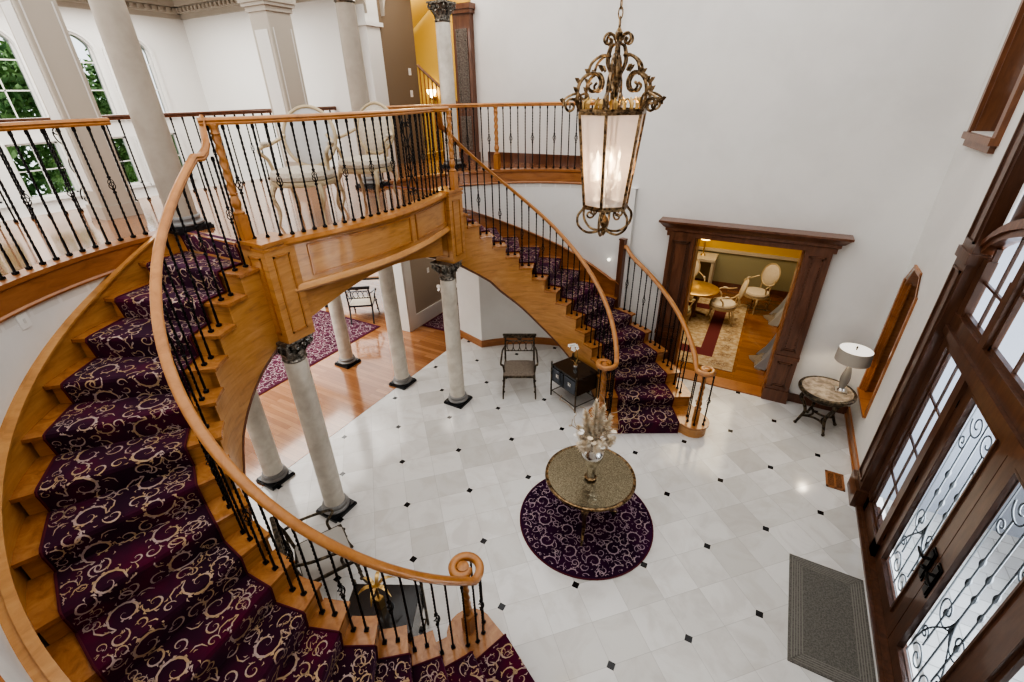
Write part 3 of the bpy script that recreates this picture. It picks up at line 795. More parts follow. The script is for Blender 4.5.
mb.build('panel_moulding', 'oak_rail', t)
mb = MB(); n = 18
for i in range(n):
    y0, y1 = .27 + 2.30 * i / n, .27 + 2.30 * (i + 1) / n
    z0, z1 = 2.60 + .18 * sin(pi * i / n), 2.60 + .18 * sin(pi * (i + 1) / n)
    vs = [(x, y, z) for x in (-2.34, -2.58) for y, z in ((y0, z0), (y1, z1), (y1, 3.0), (y0, 3.0))]
    mb.add(vs, [(0, 1, 2, 3), (7, 6, 5, 4), (0, 4, 5, 1)], 0, True)
mb.build('arched_beam', 'oak', t)
def pedestal(y, x, a, label):
    t = thing('column_pedestal', label, 'pedestal', (x, y, 2.47), 0, 'oak pedestals above the columns')
    mb = MB(); mb.box(x - a, x + a, y - a, y + a, 2.47, 3.43); mb.build('box', 'oak', t)
    mb = MB(); mb.box(x - a - .015, x + a + .015, y - a - .015, y + a + .015, 3.43, 3.46); mb.box(x - a - .01, x + a + .01, y - a - .01, y + a + .01, 3.38, 3.41); mb.build('cap_moulding', 'oak_rail', t)
    mb = MB(); X = x + a
    for (y0, y1, z0, z1) in ((-.085, .085, 2.56, 2.575), (-.085, .085, 3.31, 3.325), (-.085, -.07, 2.56, 3.325), (.07, .085, 2.56, 3.325)): mb.box(X, X + .01, y + y0, y + y1, z0, z1)
    for s_ in (-1, 1):
        Y = y + s_ * a
        for (x0, x1, z0, z1) in ((-.085, .085, 2.56, 2.575), (-.085, .085, 3.31, 3.325), (-.085, -.07, 2.56, 3.325), (.07, .085, 2.56, 3.325)): mb.box(x + x0, x + x1, min(Y, Y + s_ * .01), max(Y, Y + s_ * .01), z0, z1)
    mb.build('panel_moulding', 'oak_rail', t)
pedestal(.14, -2.45, .155, 'panelled oak pedestal box on the near marble column'); pedestal(2.83, -2.40, .155, 'panelled oak pedestal box on the far marble column')

# ------------------------------------------------------------------ columns
def capital(mb, x, y, z, r, hh):
    mb.lathe([(r, 0), (r * 1.12, .02), (r * 1.02, .035), (r * 1.0, hh * .5), (r * 1.25, hh * .8), (r * 1.5, hh * .9)], (x, y, z), 20)
    for row, (n, z0, l, out) in enumerate(((8, .02, hh * .5, .055), (8, .08, hh * .62, .075))):
        for j in range(n):
            a = 2 * pi * (j + .5 * row) / n; c, s_ = cos(a), sin(a); w = r * .36
            pts = [(r * 1.0, z0), (r * 1.12, z0 + l * .5), (r * 1.12 + out * .6, z0 + l * .85), (r * 1.12 + out, z0 + l), (r * 1.12 + out * 1.1, z0 + l * .88)]
            vs = []
            for i, (rr, zz) in enumerate(pts):
                ww = w * (1.0, 1.05, .9, .7, .3)[i]
                for q in (-1, 0, 1): vs.append((x + (rr - .012 * abs(q)) * c - q * ww * s_, y + (rr - .012 * abs(q)) * s_ + q * ww * c, z + zz))
            mb.add(vs, [(i * 3 + q, i * 3 + q + 1, i * 3 + q + 4, i * 3 + q + 3) for i in range(4) for q in range(2)], 0, True)
    for j in range(4):
        a = pi / 4 + pi / 2 * j; d = (cos(a), sin(a), 0)
        mb.tube([Vector((x, y, z)) + Vector((d[0] * (r * .9 + q.x), d[1] * (r * .9 + q.x), q.z)) for q in spiral((.075, 0, hh * .78), .042, .008, -2.2, 1.35, 16)], .014, 6)
        mb.tube([Vector((x + d[0] * r, y + d[1] * r, z + hh * .35)), Vector((x + d[0] * (r + .03), y + d[1] * (r + .03), z + hh * .6)), Vector((x + d[0] * (r + .04), y + d[1] * (r + .04), z + hh * .72))], .014, 6)
        for s_ in (-1, 1):
            b = a - pi / 4 + s_ * .22; e = (cos(b), sin(b)); tx = (-sin(b) * s_, cos(b) * s_, 0)
            mb.tube([Vector((x + e[0] * (r + .045), y + e[1] * (r + .045), z + hh * .72)) + Vector(tx) * q.x + Vector((0, 0, q.z)) for q in spiral((0, 0, 0), .028, .006, -1.5, 1.2, 12)], .009, 5)
    q = r * 1.45; mb.box(x - q, x + q, y - q, y + q, z + hh * .9, z + hh)
def column(x, y, z0, z1, label, cap=.27, r=.122, m='col', base=True, group=None):
    t = thing('column', label, 'column', (x, y, z0), 0, group)
    mb = MB(); s_ = .175
    mb.box(x - s_, x + s_, y - s_, y + s_, z0, z0 + .035); mb.box(x - s_ + .012, x + s_ - .012, y - s_ + .012, y + s_ - .012, z0 + .035, z0 + .055); mb.build('plinth', 'black', t)
    mb = MB(); mb.lathe([(.155, .055), (.168, .065), (.168, .08), (.155, .092), (.142, .097), (.142, .115), (.150, .125), (.146, .14), (.13, .15)], (x, y, z0), 32); mb.build('base_ring', 'grey_stone', t)
    hh = z1 - z0; mb = MB(); mb.lathe([(r + .004, .14), (r, .2), (r, hh * .35), (r * .97, hh * .7), (r * .93, hh - cap)], (x, y, z0), 32); mb.build('shaft', m, t)
    mb = MB(); capital(mb, x, y, z1 - cap, r * .93, cap); mb.build('capital', 'pewter', t, recalc=False)
    return t
column(-2.47, .11, 0, 2.47, 'cream marble column carrying the near end of the balcony', group='columns of the lower hall')
column(-2.42, 2.73, 0, 2.47, 'cream marble column carrying the far end of the balcony, by the tiles', group='columns of the lower hall')
column(-3.62, .09, 0, 3.13, 'cream column partly hidden by the underside of the near staircase', group='columns of the lower hall')
column(-3.63, 2.72, 0, 3.13, 'cream column standing on the edge between wood floor and tiles', group='columns of the lower hall')
column(-5.06, 2.77, 0, 3.13, 'cream column furthest back on the reflective wood floor beside the rug', group='columns of the lower hall')
column(-3.63, .09, H, 5.86, 'thick round beige column on the landing at the near stair head', r=.13, m='col_up', group='round columns of the landing')
column(-3.63, 2.73, H, 5.86, 'round beige column on the landing at the far stair head', r=.125, m='col_up', group='round columns of the landing')
column(-3.69, 4.83, H, 5.86, 'round cream column on the landing beside the dark carved pilaster', r=.125, m='col', group='round columns of the landing')
def square_pillar(x, y, a, label):
    t = thing('square_pillar', label, 'pillar', (x, y, H), 0, 'square pillars of the landing')
    mb = MB(); mb.box(x - a, x + a, y - a, y + a, H, 5.62); mb.build('shaft', 'cream', t, bevel=.012)
    mb = MB(); mb.box(x - a - .02, x + a + .02, y - a - .02, y + a + .02, H, H + .14); mb.build('base', 'cream', t)
    mb = MB()
    for i, (e, z) in enumerate(((.02, 5.60), (.05, 5.66), (.07, 5.70))): mb.box(x - a - e, x + a + e, y - a - e, y + a + e, z, z + .06)
    mb.build('capital', 'cream', t)
    # recessed white panel strip on the side faces
    mb = MB()
    for s_ in (-1, 1): mb.box(x - a * .7, x + a * .7, min(y + s_ * a, y + s_ * (a + .006)), max(y + s_ * a, y + s_ * (a + .006)), H + .3, 5.4)
    mb.box(x + a, x + a + .006, y - a * .78, y - a * .70, H + .25, 5.42); mb.box(x + a, x + a + .006, y + a * .70, y + a * .78, H + .25, 5.42)
    mb.build('panel', 'white', t)
square_pillar(-5.06, .10, .165, 'wide square beige pillar behind the near gallery balustrade')
square_pillar(-5.06, 2.73, .19, 'square beige pillar in the middle of the landing arcade')
mb = MB(); mb.box(-5.27, -4.85, -4.5, 5.9, 6.15, 7.2)
for yc, a in ((.10, .165), (2.73, .19), (4.60, .2)):
    for s_ in (-1, 1):
        y0 = yc + s_ * a; vs = []
        for x in (-5.27, -4.85): vs += [(x, y0, 5.76), (x, y0, 6.2)] + [(x, y0 + s_ * .45 * (1 - cos(b)), 6.2 - .44 * (1 - sin(b))) for b in [pi / 2 * i / 6 for i in range(1, 7)][::-1]]
        n = len(vs) // 2
        mb.add(vs, [list(range(n)), list(range(n, 2 * n))[::-1]] + [(i, (i + 1) % n, n + (i + 1) % n, n + i) for i in range(n)])
mb.box(-5.25, -4.87, -.06, .26, 5.76, 6.2); mb.box(-5.25, -4.87, 2.54, 2.92, 5.76, 6.2)
struct('trim_7', mb, 'cream', 'cream arcade beam over the landing pillars')
# taupe wall, pilaster, stair hall beyond
mb = MB(); mb.box(-5.05, -4.93, 4.70, 5.62, H, 7.2); struct('wall_landing', mb, 'taupe', 'dark brown landing wall with switches')
mb = MB(); mb.box(-5.1, -4.9, 4.38, 4.70, H, 5.66); mb.box(-5.14, -4.86, 4.34, 4.75, 5.6, 5.66); mb.box(-5.1, -4.9, 4.38, 4.70, 5.66, 6.2); struct('trim_8', mb, 'white', 'white pilaster ending the dark brown landing wall')
mb = MB(); mb.box(-9.0, -3.9, 7.8, 7.9, H - .3, 7.4); mb.box(-3.95, -3.85, 6.0, 9.4, H, 7.4); mb.box(-5.1, -5.0, 5.62, 9.4, H, 3.5)
struct('wall_landing', mb, 'yellow', 'yellow wall of the attic stair beyond the landing')
mb = MB(); mb.add([(-8.2, 7.0, 4.9), (-4.6, 7.0, 7.3), (-4.6, 7.75, 7.3), (-8.2, 7.75, 4.9)], [(0, 1, 2, 3)]); struct('ceiling', mb, mat('pale_yellow', (.66, .50, .22), .7), 'sloping yellow underside of the attic stair')
t = thing('attic_stair_railing', 'small dark sloping stair railing in front of the yellow wall', 'railing', (-5.4, 6.9, H))
mb = MB(); mb.tube([(-5.94, 6.9, 5.16), (-4.7, 6.9, 4.22)], .03, 6); mb.build('handrail', 'walnut', t)
for i in range(12):
    x = -5.9 + i * .105; zt = 5.16 - (x + 5.94) * .94 / 1.24; mb = MB(); mb.box(x - .012, x + .012, 6.89, 6.91, H + .004, zt); mb.build('baluster', 'oak_red', t)
t = thing('wall_sconce', 'small glowing wall lamp beyond the attic stair railing', 'lamp', (-6.22, 7.7, 4.6))
mb = MB(); mb.lathe([(.02, -.1), (.09, -.02), (.12, .06), (.11, .08)], (-6.22, 7.68, 4.62), 12); mb.build('bowl', mat('sconce_glow', (1, .9, .6), .5, emit=(1, .85, .45, 6.)), t)
mb = MB(); mb.box(-6.27, -6.17, 7.68, 7.8, 4.48, 4.54); mb.build('bracket', 'bronze', t)
t = thing('carved_pilaster', 'dark carved wooden pilaster at the end of the tall white wall', 'pilaster', (-3.93, 5.78, H))
x0, x1 = -4.12, -3.76
mb = MB(); mb.box(x0, x1, 5.72, 5.84, H, 5.82); mb.build('shaft', 'walnut', t)
mb = MB(); mb.box(x0 + .06, x1 - .06, 5.705, 5.72, H + .95, 5.6); mb.box(x0 + .06, x1 - .06, 5.705, 5.72, H + .2, H + .8); mb.build('panel', 'panel_grey', t)
mb = MB()
for xx in (x0 + .1, x1 - .1):
    for i in range(30): mb.ico((xx, 5.70, H + .25 + i * .065), .013, 0, 1)
mb.build('bead_moulding', 'pewter', t)
mb = MB(); mb.box(x0 - .03, x1 + .03, 5.68, 5.85, 5.82, 5.88); mb.box(x0 - .05, x1 + .05, 5.66, 5.85, 5.88, 5.96); mb.build('cornice', 'walnut', t)
mb = MB(); mb.box(x0 - .02, x1 + .02, 5.69, 5.85, H, H + .16); mb.build('base', 'walnut', t)
mb = MB(); mb.box(-3.55, -.86, 5.82, 5.85, H, H + .17); struct('baseboard_back', mb, 'walnut')

# ------------------------------------------------------------------ great room beyond
WN = [(-.35, .35), (.70, 1.40), (1.75, 2.45), (2.67, 3.37)]
holes = []
for a, b in WN: holes += [(a, b, 4.32, 5.62), (a, b, 3.12, 3.98), (a, b, .9, 2.85)]
mb = MB(); wall_x(mb, -3.6, 4.2, 0, 6.6, -9.75, -9.6, holes)
for a, b in WN:   # rounded heads
    c = (a + b) / 2; w = (b - a) / 2; n = 8
    for s_ in (-1, 1):
        vs = []
        for x in (-9.6, -9.75): vs += [(x, c + s_ * w, 5.62)] + [(x, c + s_ * w * cos(q), 5.32 + .30 * sin(q)) for q in [pi / 2 * i / n for i in range(n + 1)]]
        k = len(vs) // 2; mb.add(vs, [list(range(k)), list(range(k, 2 * k))[::-1]] + [(i, (i + 1) % k, k + (i + 1) % k, k + i) for i in range(k)])
struct('wall_great_room', mb, 'white', 'white great room wall with arched windows')
mb = MB(); mb.box(-9.75, -5.1, 4.2, 4.35, 2.55, 6.6); struct('wall_great_room', mb, 'white', 'plain white great room side wall')
for i, (a, b) in enumerate(WN):
    mb = MB(); c = (a + b) / 2
    for y0, y1, z0, z1 in ((a, b, 4.32, 5.62), (a, b, 3.12, 3.98), (a, b, .9, 2.85)):
        mb.box(-9.70, -9.64, y0, y0 + .03, z0, z1); mb.box(-9.70, -9.64, y1 - .03, y1, z0, z1); mb.box(-9.70, -9.64, y0, y1, z0, z0 + .03); mb.box(-9.70, -9.64, y0, y1, z1 - .03, z1)
        mb.box(-9.68, -9.655, c - .01, c + .01, z0, z1)
        nz = 3 if z1 - z0 > 1 else 2
        for q in range(1, nz): mb.box(-9.68, -9.655, y0, y1, z0 + (z1 - z0) * q / nz - .01, z0 + (z1 - z0) * q / nz + .01)
        mb.box(-9.6, -9.57, y0 - .07, y0, z0, z1 - (.2 if z0 > 4 else 0)); mb.box(-9.6, -9.57, y1, y1 + .07, z0, z1 - (.2 if z0 > 4 else 0)); mb.box(-9.6, -9.55, y0 - .1, y1 + .1, z0 - .06, z0)
    cw = (b - a) / 2
    mb.tube([(-9.59, c + (cw + .035) * cos(q), 5.34 + .33 * sin(q)) for q in [pi * j / 12 for j in range(13)]], .035, 6)
    f = struct('window_%d' % (i + 1), mb, 'white', 'tall arched white window of the great room')
    mb = MB()
    for z0, z1 in ((4.32, 5.62), (3.12, 3.98), (.9, 2.85)): mb.box(-9.672, -9.668, a, b, z0, z1)
    mb.build('pane', 'glass', f, world=False)
mb = MB()
for o, z in ((.05, 5.98), (.12, 6.06), (.20, 6.16)):
    mb.box(-9.6, -9.6 + o, -3.6, 4.2, z, z + .12); mb.box(-9.6, -5.2, 4.2 - o, 4.2, z, z + .12)
for i in range(60): mb.box(-9.5, -9.43, -3.4 + i * .125, -3.34 + i * .125, 6.08, 6.14); 
for i in range(34): mb.box(-9.45 + i * .125, -9.39 + i * .125, 4.03, 4.10, 6.08, 6.14)
struct('trim_9', mb, 'cream', 'dentilled cream crown moulding of the great room')
mb = MB(); mb.box(-9.6, -5.3, -3.6, 4.2, 6.28, 6.4); struct('ceiling', mb, 'cream')
mb = MB(); mb.box(-9.5, -6.0, -3.6, 4.2, -.01, .006); struct('floor', mb, 'pale_fabric', 'pale great room carpet')
# trees outside the great room
def tree(x, y, z, r, label, seed):
    rnd = random.Random(seed); t = thing('tree', label, 'tree', (x, y, 0), 0, 'trees outside')
    mb = MB(); mb.tube([(x, y, 0), (x + .1, y, z * .6), (x, y + .1, z)], [.14, .1, .04], 8)
    for i in range(7):
        a = rnd.uniform(0, 6.28); mb.tube([(x, y, z * .7), (x + r * .7 * cos(a), y + r * .7 * sin(a), z + rnd.uniform(-.5, .8))], [.05, .015], 6)
    mb.build('trunk', 'bark', t); mb = MB()
    cl = [(x + rnd.uniform(-1, 1) * r * .7, y + rnd.uniform(-1, 1) * r * .7, z + rnd.uniform(-1.4, 1.0) * r * .7) for _ in range(34)]
    for c in cl:
        for _ in range(260):
            d = Vector((rnd.gauss(0, 1), rnd.gauss(0, 1), rnd.gauss(0, 1))).normalized() * r * .34 * rnd.uniform(.5, 1.05)
            p = Vector(c) + d; u = Vector((rnd.gauss(0, 1), rnd.gauss(0, 1), rnd.gauss(0, 1))).normalized(); w = u.orthogonal().normalized(); s_ = rnd.uniform(.05, .11)
            mb.quad(p - u * s_, p + w * s_ * .6, p + u * s_, p - w * s_ * .6)
    mb.build('foliage', 'tree', t, recalc=False)
tree(-13.5, .6, 4.6, 2.1, 'leafy green tree outside the leftmost arched window', 1)
tree(-14.5, 3.6, 4.4, 1.7, 'leafy green tree outside the middle arched window', 2)
tree(-16.5, 7.2, 3.2, 1.8, 'lower green tree outside the right arched window', 3)
mb = MB(); mb.box(-26, -9.9, -14, 18, -.2, -.1); struct('ground', mb, 'lawn', 'green lawn outside')

# ------------------------------------------------------------------ parlour doorway casing
t = struct('trim_10', MB().box(.18, .20, 5.3, 5.31, 0, .01), 'walnut', 'dark carved wooden doorway surround with heavy cornice')
for xa, xb in ((.20, .59), (2.09, 2.42)):
    mb = MB(); mb.box(xa, xb, 5.17, 5.32, 0, 2.60); mb.box(xa - .02, xb + .02, 5.15, 5.32, 0, .22); mb.box(xa - .01, xb + .01, 5.155, 5.32, .80, .86); mb.build('pilaster', 'walnut', t)
    mb = MB(); c = (xa + xb) / 2; w = (xb - xa) / 2 - .06
    for z0, z1 in ((.28, .74), (.94, 2.48)):
        for e, d in ((0, .018), (.03, .01)):
            mb.box(c - w + e, c - w + e + .02, 5.17 - d, 5.17, z0 + e, z1 - e); mb.box(c + w - e - .02, c + w - e, 5.17 - d, 5.17, z0 + e, z1 - e)
            mb.box(c - w + e, c + w - e, 5.17 - d, 5.17, z0 + e, z0 + e + .02); mb.box(c - w + e, c + w - e, 5.17 - d, 5.17, z1 - e - .02, z1 - e)
    for i in range(28):
        mb.ico((c - w + .045, 5.158, 1.02 + i * .05), .011, 0, 1); mb.ico((c + w - .045, 5.158, 1.02 + i * .05), .011, 0, 1)
    mb.build('panel_moulding', 'door_wood' if xa < 1 else 'walnut', t)
mb = MB(); pr = [(0, 2.55), (.16, 2.55), (.16, 2.62), (.19, 2.64), (.19, 2.68), (.22, 2.70), (.27, 2.76), (.29, 2.77), (.29, 2.80), (0, 2.80)]
def cornice(mb, x0, x1, y, pr):
    P0 = []; n = len(pr)
    for k, (x, y_) in enumerate(((x0, y), (x0, y), (x1, y), (x1, y))):
        for d, z in pr:
            e = d - .13
            if k == 0: P0.append((x0 - e, y, z))
            elif k == 1: P0.append((x0 - e, y - d, z))
            elif k == 2: P0.append((x1 + e, y - d, z))
            else: P0.append((x1 + e, y, z))
    mb.add(P0, [(i * n + j, i * n + (j + 1) % n, (i + 1) * n + (j + 1) % n, (i + 1) * n + j) for i in range(3) for j in range(n)] + [list(range(n)), list(range(3 * n, 4 * n))])
cornice(mb, .19, 2.43, 5.32, pr); mb.build('cornice', 'walnut', t)
mb = MB(); mb.box(.56, .62, 5.3, 5.62, 0, 2.62); mb.box(2.06, 2.12, 5.3, 5.62, 0, 2.62); mb.box(.56, 2.12, 5.3, 5.62, 2.57, 2.62); mb.build('jamb_lining', 'oak_red', t)
mb = MB(); mb.box(.59, 2.09, 5.18, 5.5, .0, .02); mb.build('threshold', 'oak_red', t)

# ------------------------------------------------------------------ entrance door unit
def rect_frame(mb, y0, y1, z0, z1, w, x0, x1, mi=0):
    mb.box(x0, x1, y0, y0 + w, z0, z1, mi); mb.box(x0, x1, y1 - w, y1, z0, z1, mi); mb.box(x0, x1, y0 + w, y1 - w, z0, z0 + w, mi); mb.box(x0, x1, y0 + w, y1 - w, z1 - w, z1, mi)
U = struct('door_1', MB().box(3.24, 3.5, DY0, DY1, 0, .035), 'door_wood', 'dark mahogany front entrance with glazed double doors, sidelights and transom')
def part(mb, name, m, par=None, **kw): return mb.build(name, m, par or U, world=False, **kw)
mb = MB()
for s_ in (0, 1):
    f = (lambda v: v) if s_ == 0 else (lambda v: YM - v)
    def yb(a, b): return tuple(sorted((f(a), f(b))))
    a, b = yb(3.20, 3.52); mb.box(3.22, 3.33, a, b, .0, DZ + .2); 
    a, b = yb(3.16, 3.56); mb.box(3.18, 3.33, a, b, 0, .26)
    a, b = yb(3.18, 3.54); mb.box(3.20, 3.36, a, b, 3.12, 3.22)
    for z0, z1 in ((.34, 3.04), (3.30, 5.3)):
        for q0, q1 in ((3.25, 3.27), (3.45, 3.47)):
            a, b = yb(q0, q1); mb.box(3.205, 3.22, a, b, z0, z1)
        a, b = yb(3.25, 3.47); mb.box(3.205, 3.22, a, b, z0, z0 + .02); mb.box(3.205, 3.22, a, b, z1 - .02, z1)
    a, b = yb(3.52, 3.55); mb.box(3.25, 3.3, a, b, 0, DZ + .2)
part(mb, 'casing', 'door_wood')
mb = MB()
for y0, y1 in ((3.07, 3.22), (2.40, 2.52), (.32, .44), (-.38, -.23)): mb.box(3.31, 3.375, y0, y1, 0, 3.2)
mb.box(3.30, 3.375, -.38, 3.22, 2.35, 2.66); mb.box(3.27, 3.375, -.38, 3.22, 2.44, 2.52); mb.box(3.28, 3.42, -.4, 3.24, 0, .04)
mb.box(3.31, 3.375, 2.40, 3.22, .04, .22); mb.box(3.31, 3.375, -.38, .44, .04, .22)
part(mb, 'frame', 'door_wood')
# sidelights
for nm, y0, y1 in (('sidelight', 2.52, 3.07), ('sidelight', -.23, .32)):
    mb = MB(); rect_frame(mb, y0, y1, .22, 2.35, .03, 3.34, 3.372); c = (y0 + y1) / 2; mb.box(3.352, 3.37, c - .011, c + .011, .25, 2.33)
    for q in range(1, 4): z = .24 + 2.09 * q / 4; mb.box(3.352, 3.37, y0 + .03, y1 - .03, z - .011, z + .011)
    g = part(mb, nm, 'door_wood'); part(MB().box(3.363, 3.367, y0 + .02, y1 - .02, .24, 2.33), 'glass', 'glass', g)
# transom with segmental arch head and muntins
def arch_z(y): return 3.06 + .62 * sqrt(max(0, 1 - ((y - 1.42) / 1.86) ** 2)) ** 1.0
mb = MB()
for i in range(24):
    y0, y1 = -.38 + 3.6 * i / 24, -.38 + 3.6 * (i + 1) / 24; z0, z1 = arch_z(y0), arch_z(y1)
    for xo, dz0, dz1 in ((3.27, 0, .07), (3.245, .06, .12), (3.265, .11, .15)):
        vs = [(x, y, z) for x in (xo, 3.38) for y, z in ((y0, z0 + dz0), (y1, z1 + dz0), (y1, z1 + dz1), (y0, z0 + dz1))]
        mb.add(vs, [(0, 1, 2, 3), (7, 6, 5, 4), (0, 4, 5, 1), (3, 2, 6, 7)], 0, True)
part(mb, 'arch_moulding', 'walnut', sharp=50)
for y0, y1 in ((2.46, 3.12), (1.46, 2.38), (.46, 1.38), (-.28, .38)):
    mb = MB(); mb.box(3.335, 3.372, y0, y0 + .04, 2.66, arch_z(y0)); mb.box(3.335, 3.372, y1 - .04, y1, 2.66, arch_z(y1)); mb.box(3.335, 3.372, y0, y1, 2.66, 2.70)
    n = 2
    for q in range(1, n): y = y0 + (y1 - y0) * q / n; mb.box(3.35, 3.37, y - .011, y + .011, 2.68, arch_z(y))
    zt = min(arch_z(y0), arch_z(y1)); z = 2.68 + (zt - 2.68) * .52; mb.box(3.35, 3.37, y0, y1, z - .011, z + .011)
    g = part(mb, 'transom_light', 'door_wood')
    m2 = MB(); m2.add([(3.365, y0 + .01, 2.68), (3.365, y1 - .01, 2.68), (3.365, y1 - .01, arch_z(y1)), (3.365, (y0 + y1) / 2, arch_z((y0 + y1) / 2)), (3.365, y0 + .01, arch_z(y0))], [(0, 1, 2, 3, 4)]); part(m2, 'glass', 'glass', g)
mb = MB()
for y in (2.42, 1.42, .42): mb.box(3.30, 3.375, y - .045, y + .045, 2.66, arch_z(y) + .02)
part(mb, 'mullion', 'door_wood')
# spandrel panel above the arch
mb = MB()
for i in range(24):
    y0, y1 = -.38 + 3.6 * i / 24, -.38 + 3.6 * (i + 1) / 24
    vs = [(x, y, z) for x in (3.37, 3.40) for y, z in ((y0, arch_z(y0) + .1), (y1, arch_z(y1) + .1), (y1, DZ), (y0, DZ))]; mb.add(vs, [(0, 1, 2, 3), (7, 6, 5, 4)])
for y0, y1 in ((2.50, 3.14), (1.50, 2.36), (.48, 1.34), (-.3, .34)):
    zb = max(arch_z(y0), arch_z(y1)) + .28; rect_frame(mb, y0, y1, zb, DZ - .2, .03, 3.35, 3.38)
    mb.add([(3.36, y0, arch_z(y0) + .26), (3.36, y1, arch_z(y1) + .26), (3.36, y1, arch_z(y1) + .30), (3.36, y0, arch_z(y0) + .30)], [(0, 1, 2, 3)])
part(mb, 'spandrel_panel', 'door_wood')
# leaves
def grille(mb, y0, y1, z0, z1, x):
    c = (y0 + y1) / 2; w = (y1 - y0) / 2
    def S(pts, r=.007): mb.tube(pts, r, 6)
    for yy in (c - w * .5, c, c + w * .5):
        S([(x, yy, z0 + (.02 if yy == c else .30)), (x, yy, z1 - (.02 if yy == c else .26))])
        for z in (z0 + .75, (z0 + z1) / 2 + .1, z1 - .7):
            mb.lathe([(.006, -.05), (.018, -.015), (.02, 0), (.018, .015), (.006, .05)], (x, yy, z), 8)
    for s_ in (-1, 1):
        for zc, d in ((z1 - .16, 1), (z0 + .16, -1)):
            S(spiral((x, c + s_ * w * .42, zc), .12, .02, 0 if s_ > 0 else pi, -s_ * d * 1.4, 26, (0, 1, 0), (0, 0, 1)))
            S(spiral((x, c + s_ * w * .72, zc - d * .22), .07, .012, pi if s_ > 0 else 0, s_ * d * 1.3, 20, (0, 1, 0), (0, 0, 1)))
        S(bez((x, c + s_ * w * .92, z0 + .1), (x, c + s_ * w * .92, z0 + .6), (x, c, z0 + .6), (x, c, z0 + .9)))
        S(spiral((x, c + s_ * w * .5, (z0 + z1) / 2 - .25), .15, .03, 0 if s_ < 0 else pi, s_ * 1.2, 24, (0, 1, 0), (0, 0, 1)))
    mb.tube([(x, y0 + .02, z0 + .02), (x, y1 - .02, z0 + .02), (x, y1 - .02, z1 - .02), (x, y0 + .02, z1 - .02)], .006, 4, closed=True)
for nm, y0, y1, sgn in (('left', 1.425, 2.40, 1), ('right', .44, 1.415, -1)):
    mb = MB(); st = .185
    mb.box(3.345, 3.38, y0, y0 + st, .045, 2.35); mb.box(3.345, 3.38, y1 - st, y1, .045, 2.35); mb.box(3.345, 3.38, y0 + st, y1 - st, .045, .23); mb.box(3.345, 3.38, y0 + st, y1 - st, 2.29, 2.35)
    rect_frame(mb, y0 + st - .02, y1 - st + .02, .21, 2.31, .02, 3.33, 3.345)
    L = part(mb, 'door_leaf', 'door_wood')
    part(MB().box(3.366, 3.372, y0 + st, y1 - st, .23, 2.29), 'glass', 'glass', L)
    mb = MB(); grille(mb, y0 + st, y1 - st, .24, 2.28, 3.39); g = part(mb, 'grille', mat('grey_iron_' + nm, (.34, .35, .36), .45, .3), L)
    yh = 1.42 + sgn * .085
    mb = MB(); mb.box(3.325, 3.345, yh - .032, yh + .032, .86, 1.16); mb.box(3.335, 3.345, yh - .045, yh + .045, .84, 1.18)
    mb.tube([(3.325, yh, 1.07), (3.285, yh, 1.07), (3.275, yh + sgn * .05, 1.07), (3.28, yh + sgn * .12, 1.06)], [.014, .012, .012, .009], 8)
    mb.lathe([(.02, 0), (.022, .01), (.012, .02)], (3.32, yh, .96), 12)
    part(mb, 'handle', 'iron', L)
    mb = MB(); yy = y1 if sgn > 0 else y0
    for z in (.35, 1.2, 2.1): mb.box(3.337, 3.348, yy - .005, yy + .005, z - .04, z + .04)
    part(mb, 'hinge', 'iron', L)
# slim arched window and upper window
W = struct('window_5', MB().box(3.26, 3.62, 4.38, 5.18, .55, .585), 'oak_red', 'slim wood-lined window with pointed head beside the entrance')
mb = MB(); mb.box(3.30, 3.60, 5.11, 5.14, .58, 2.32); mb.box(3.30, 3.60, 4.42, 4.45, .58, 2.32)
for s_ in (0, 1):
    y0, y1 = (5.12, 4.92) if s_ else (4.44, 4.64)
    mb.add([(x, y, z) for x in (3.29, 3.60) for y, z in ((y0, 2.28), (y1, 2.55), (y1, 2.52), (y0 + (-.02 if s_ else .02), 2.26))], [(0, 1, 2, 3), (4, 7, 6, 5), (0, 4, 5, 1), (3, 2, 6, 7)])
mb.box(3.29, 3.60, 4.64, 4.92, 2.52, 2.56); mb.box(3.275, 3.30, 5.13, 5.18, .58, 2.34); mb.box(3.275, 3.30, 4.385, 4.43, .58, 2.34); mb.box(3.275, 3.30, 4.6, 4.96, 2.55, 2.59)
mb.add([(3.28, 4.39, 2.32), (3.28, 4.43, 2.30), (3.28, 4.63, 2.56), (3.28, 4.61, 2.59)], [(0, 1, 2, 3)]); mb.add([(3.28, 5.18, 2.32), (3.28, 5.13, 2.30), (3.28, 4.93, 2.56), (3.28, 4.95, 2.59)], [(0, 1, 2, 3)])
for q in (5.10, 5.06): mb.box(3.34, 3.36, q - .006, q + .02, .6, 2.3)
mb.build('reveal_lining', 'oak_red', W, world=False)
mb = MB(); mb.box(3.55, 3.556, 4.44, 5.12, .6, 2.54); mb.build('pane', 'glass', W, world=False)
W = struct('window_6', MB().box(3.22, 3.62, 4.02, 4.97, 4.06, 4.13).box(3.25, 3.3, 4.06, 4.93, 3.99, 4.06), 'win_wood', 'upper wood-cased window high on the entrance wall')
mb = MB(); mb.box(3.29, 3.60, 4.87, 4.92, 4.13, 7.0); mb.box(3.29, 3.60, 4.1, 4.15, 4.13, 7.0); mb.box(3.25, 3.30, 4.90, 4.97, 4.13, 7.0); mb.box(3.25, 3.30, 4.02, 4.12, 4.13, 7.0); mb.build('casing', 'win_wood', W, world=False)
mb = MB(); mb.box(3.55, 3.556, 4.15, 4.87, 4.15, 7.0); mb.build('pane', 'glass', W, world=False)
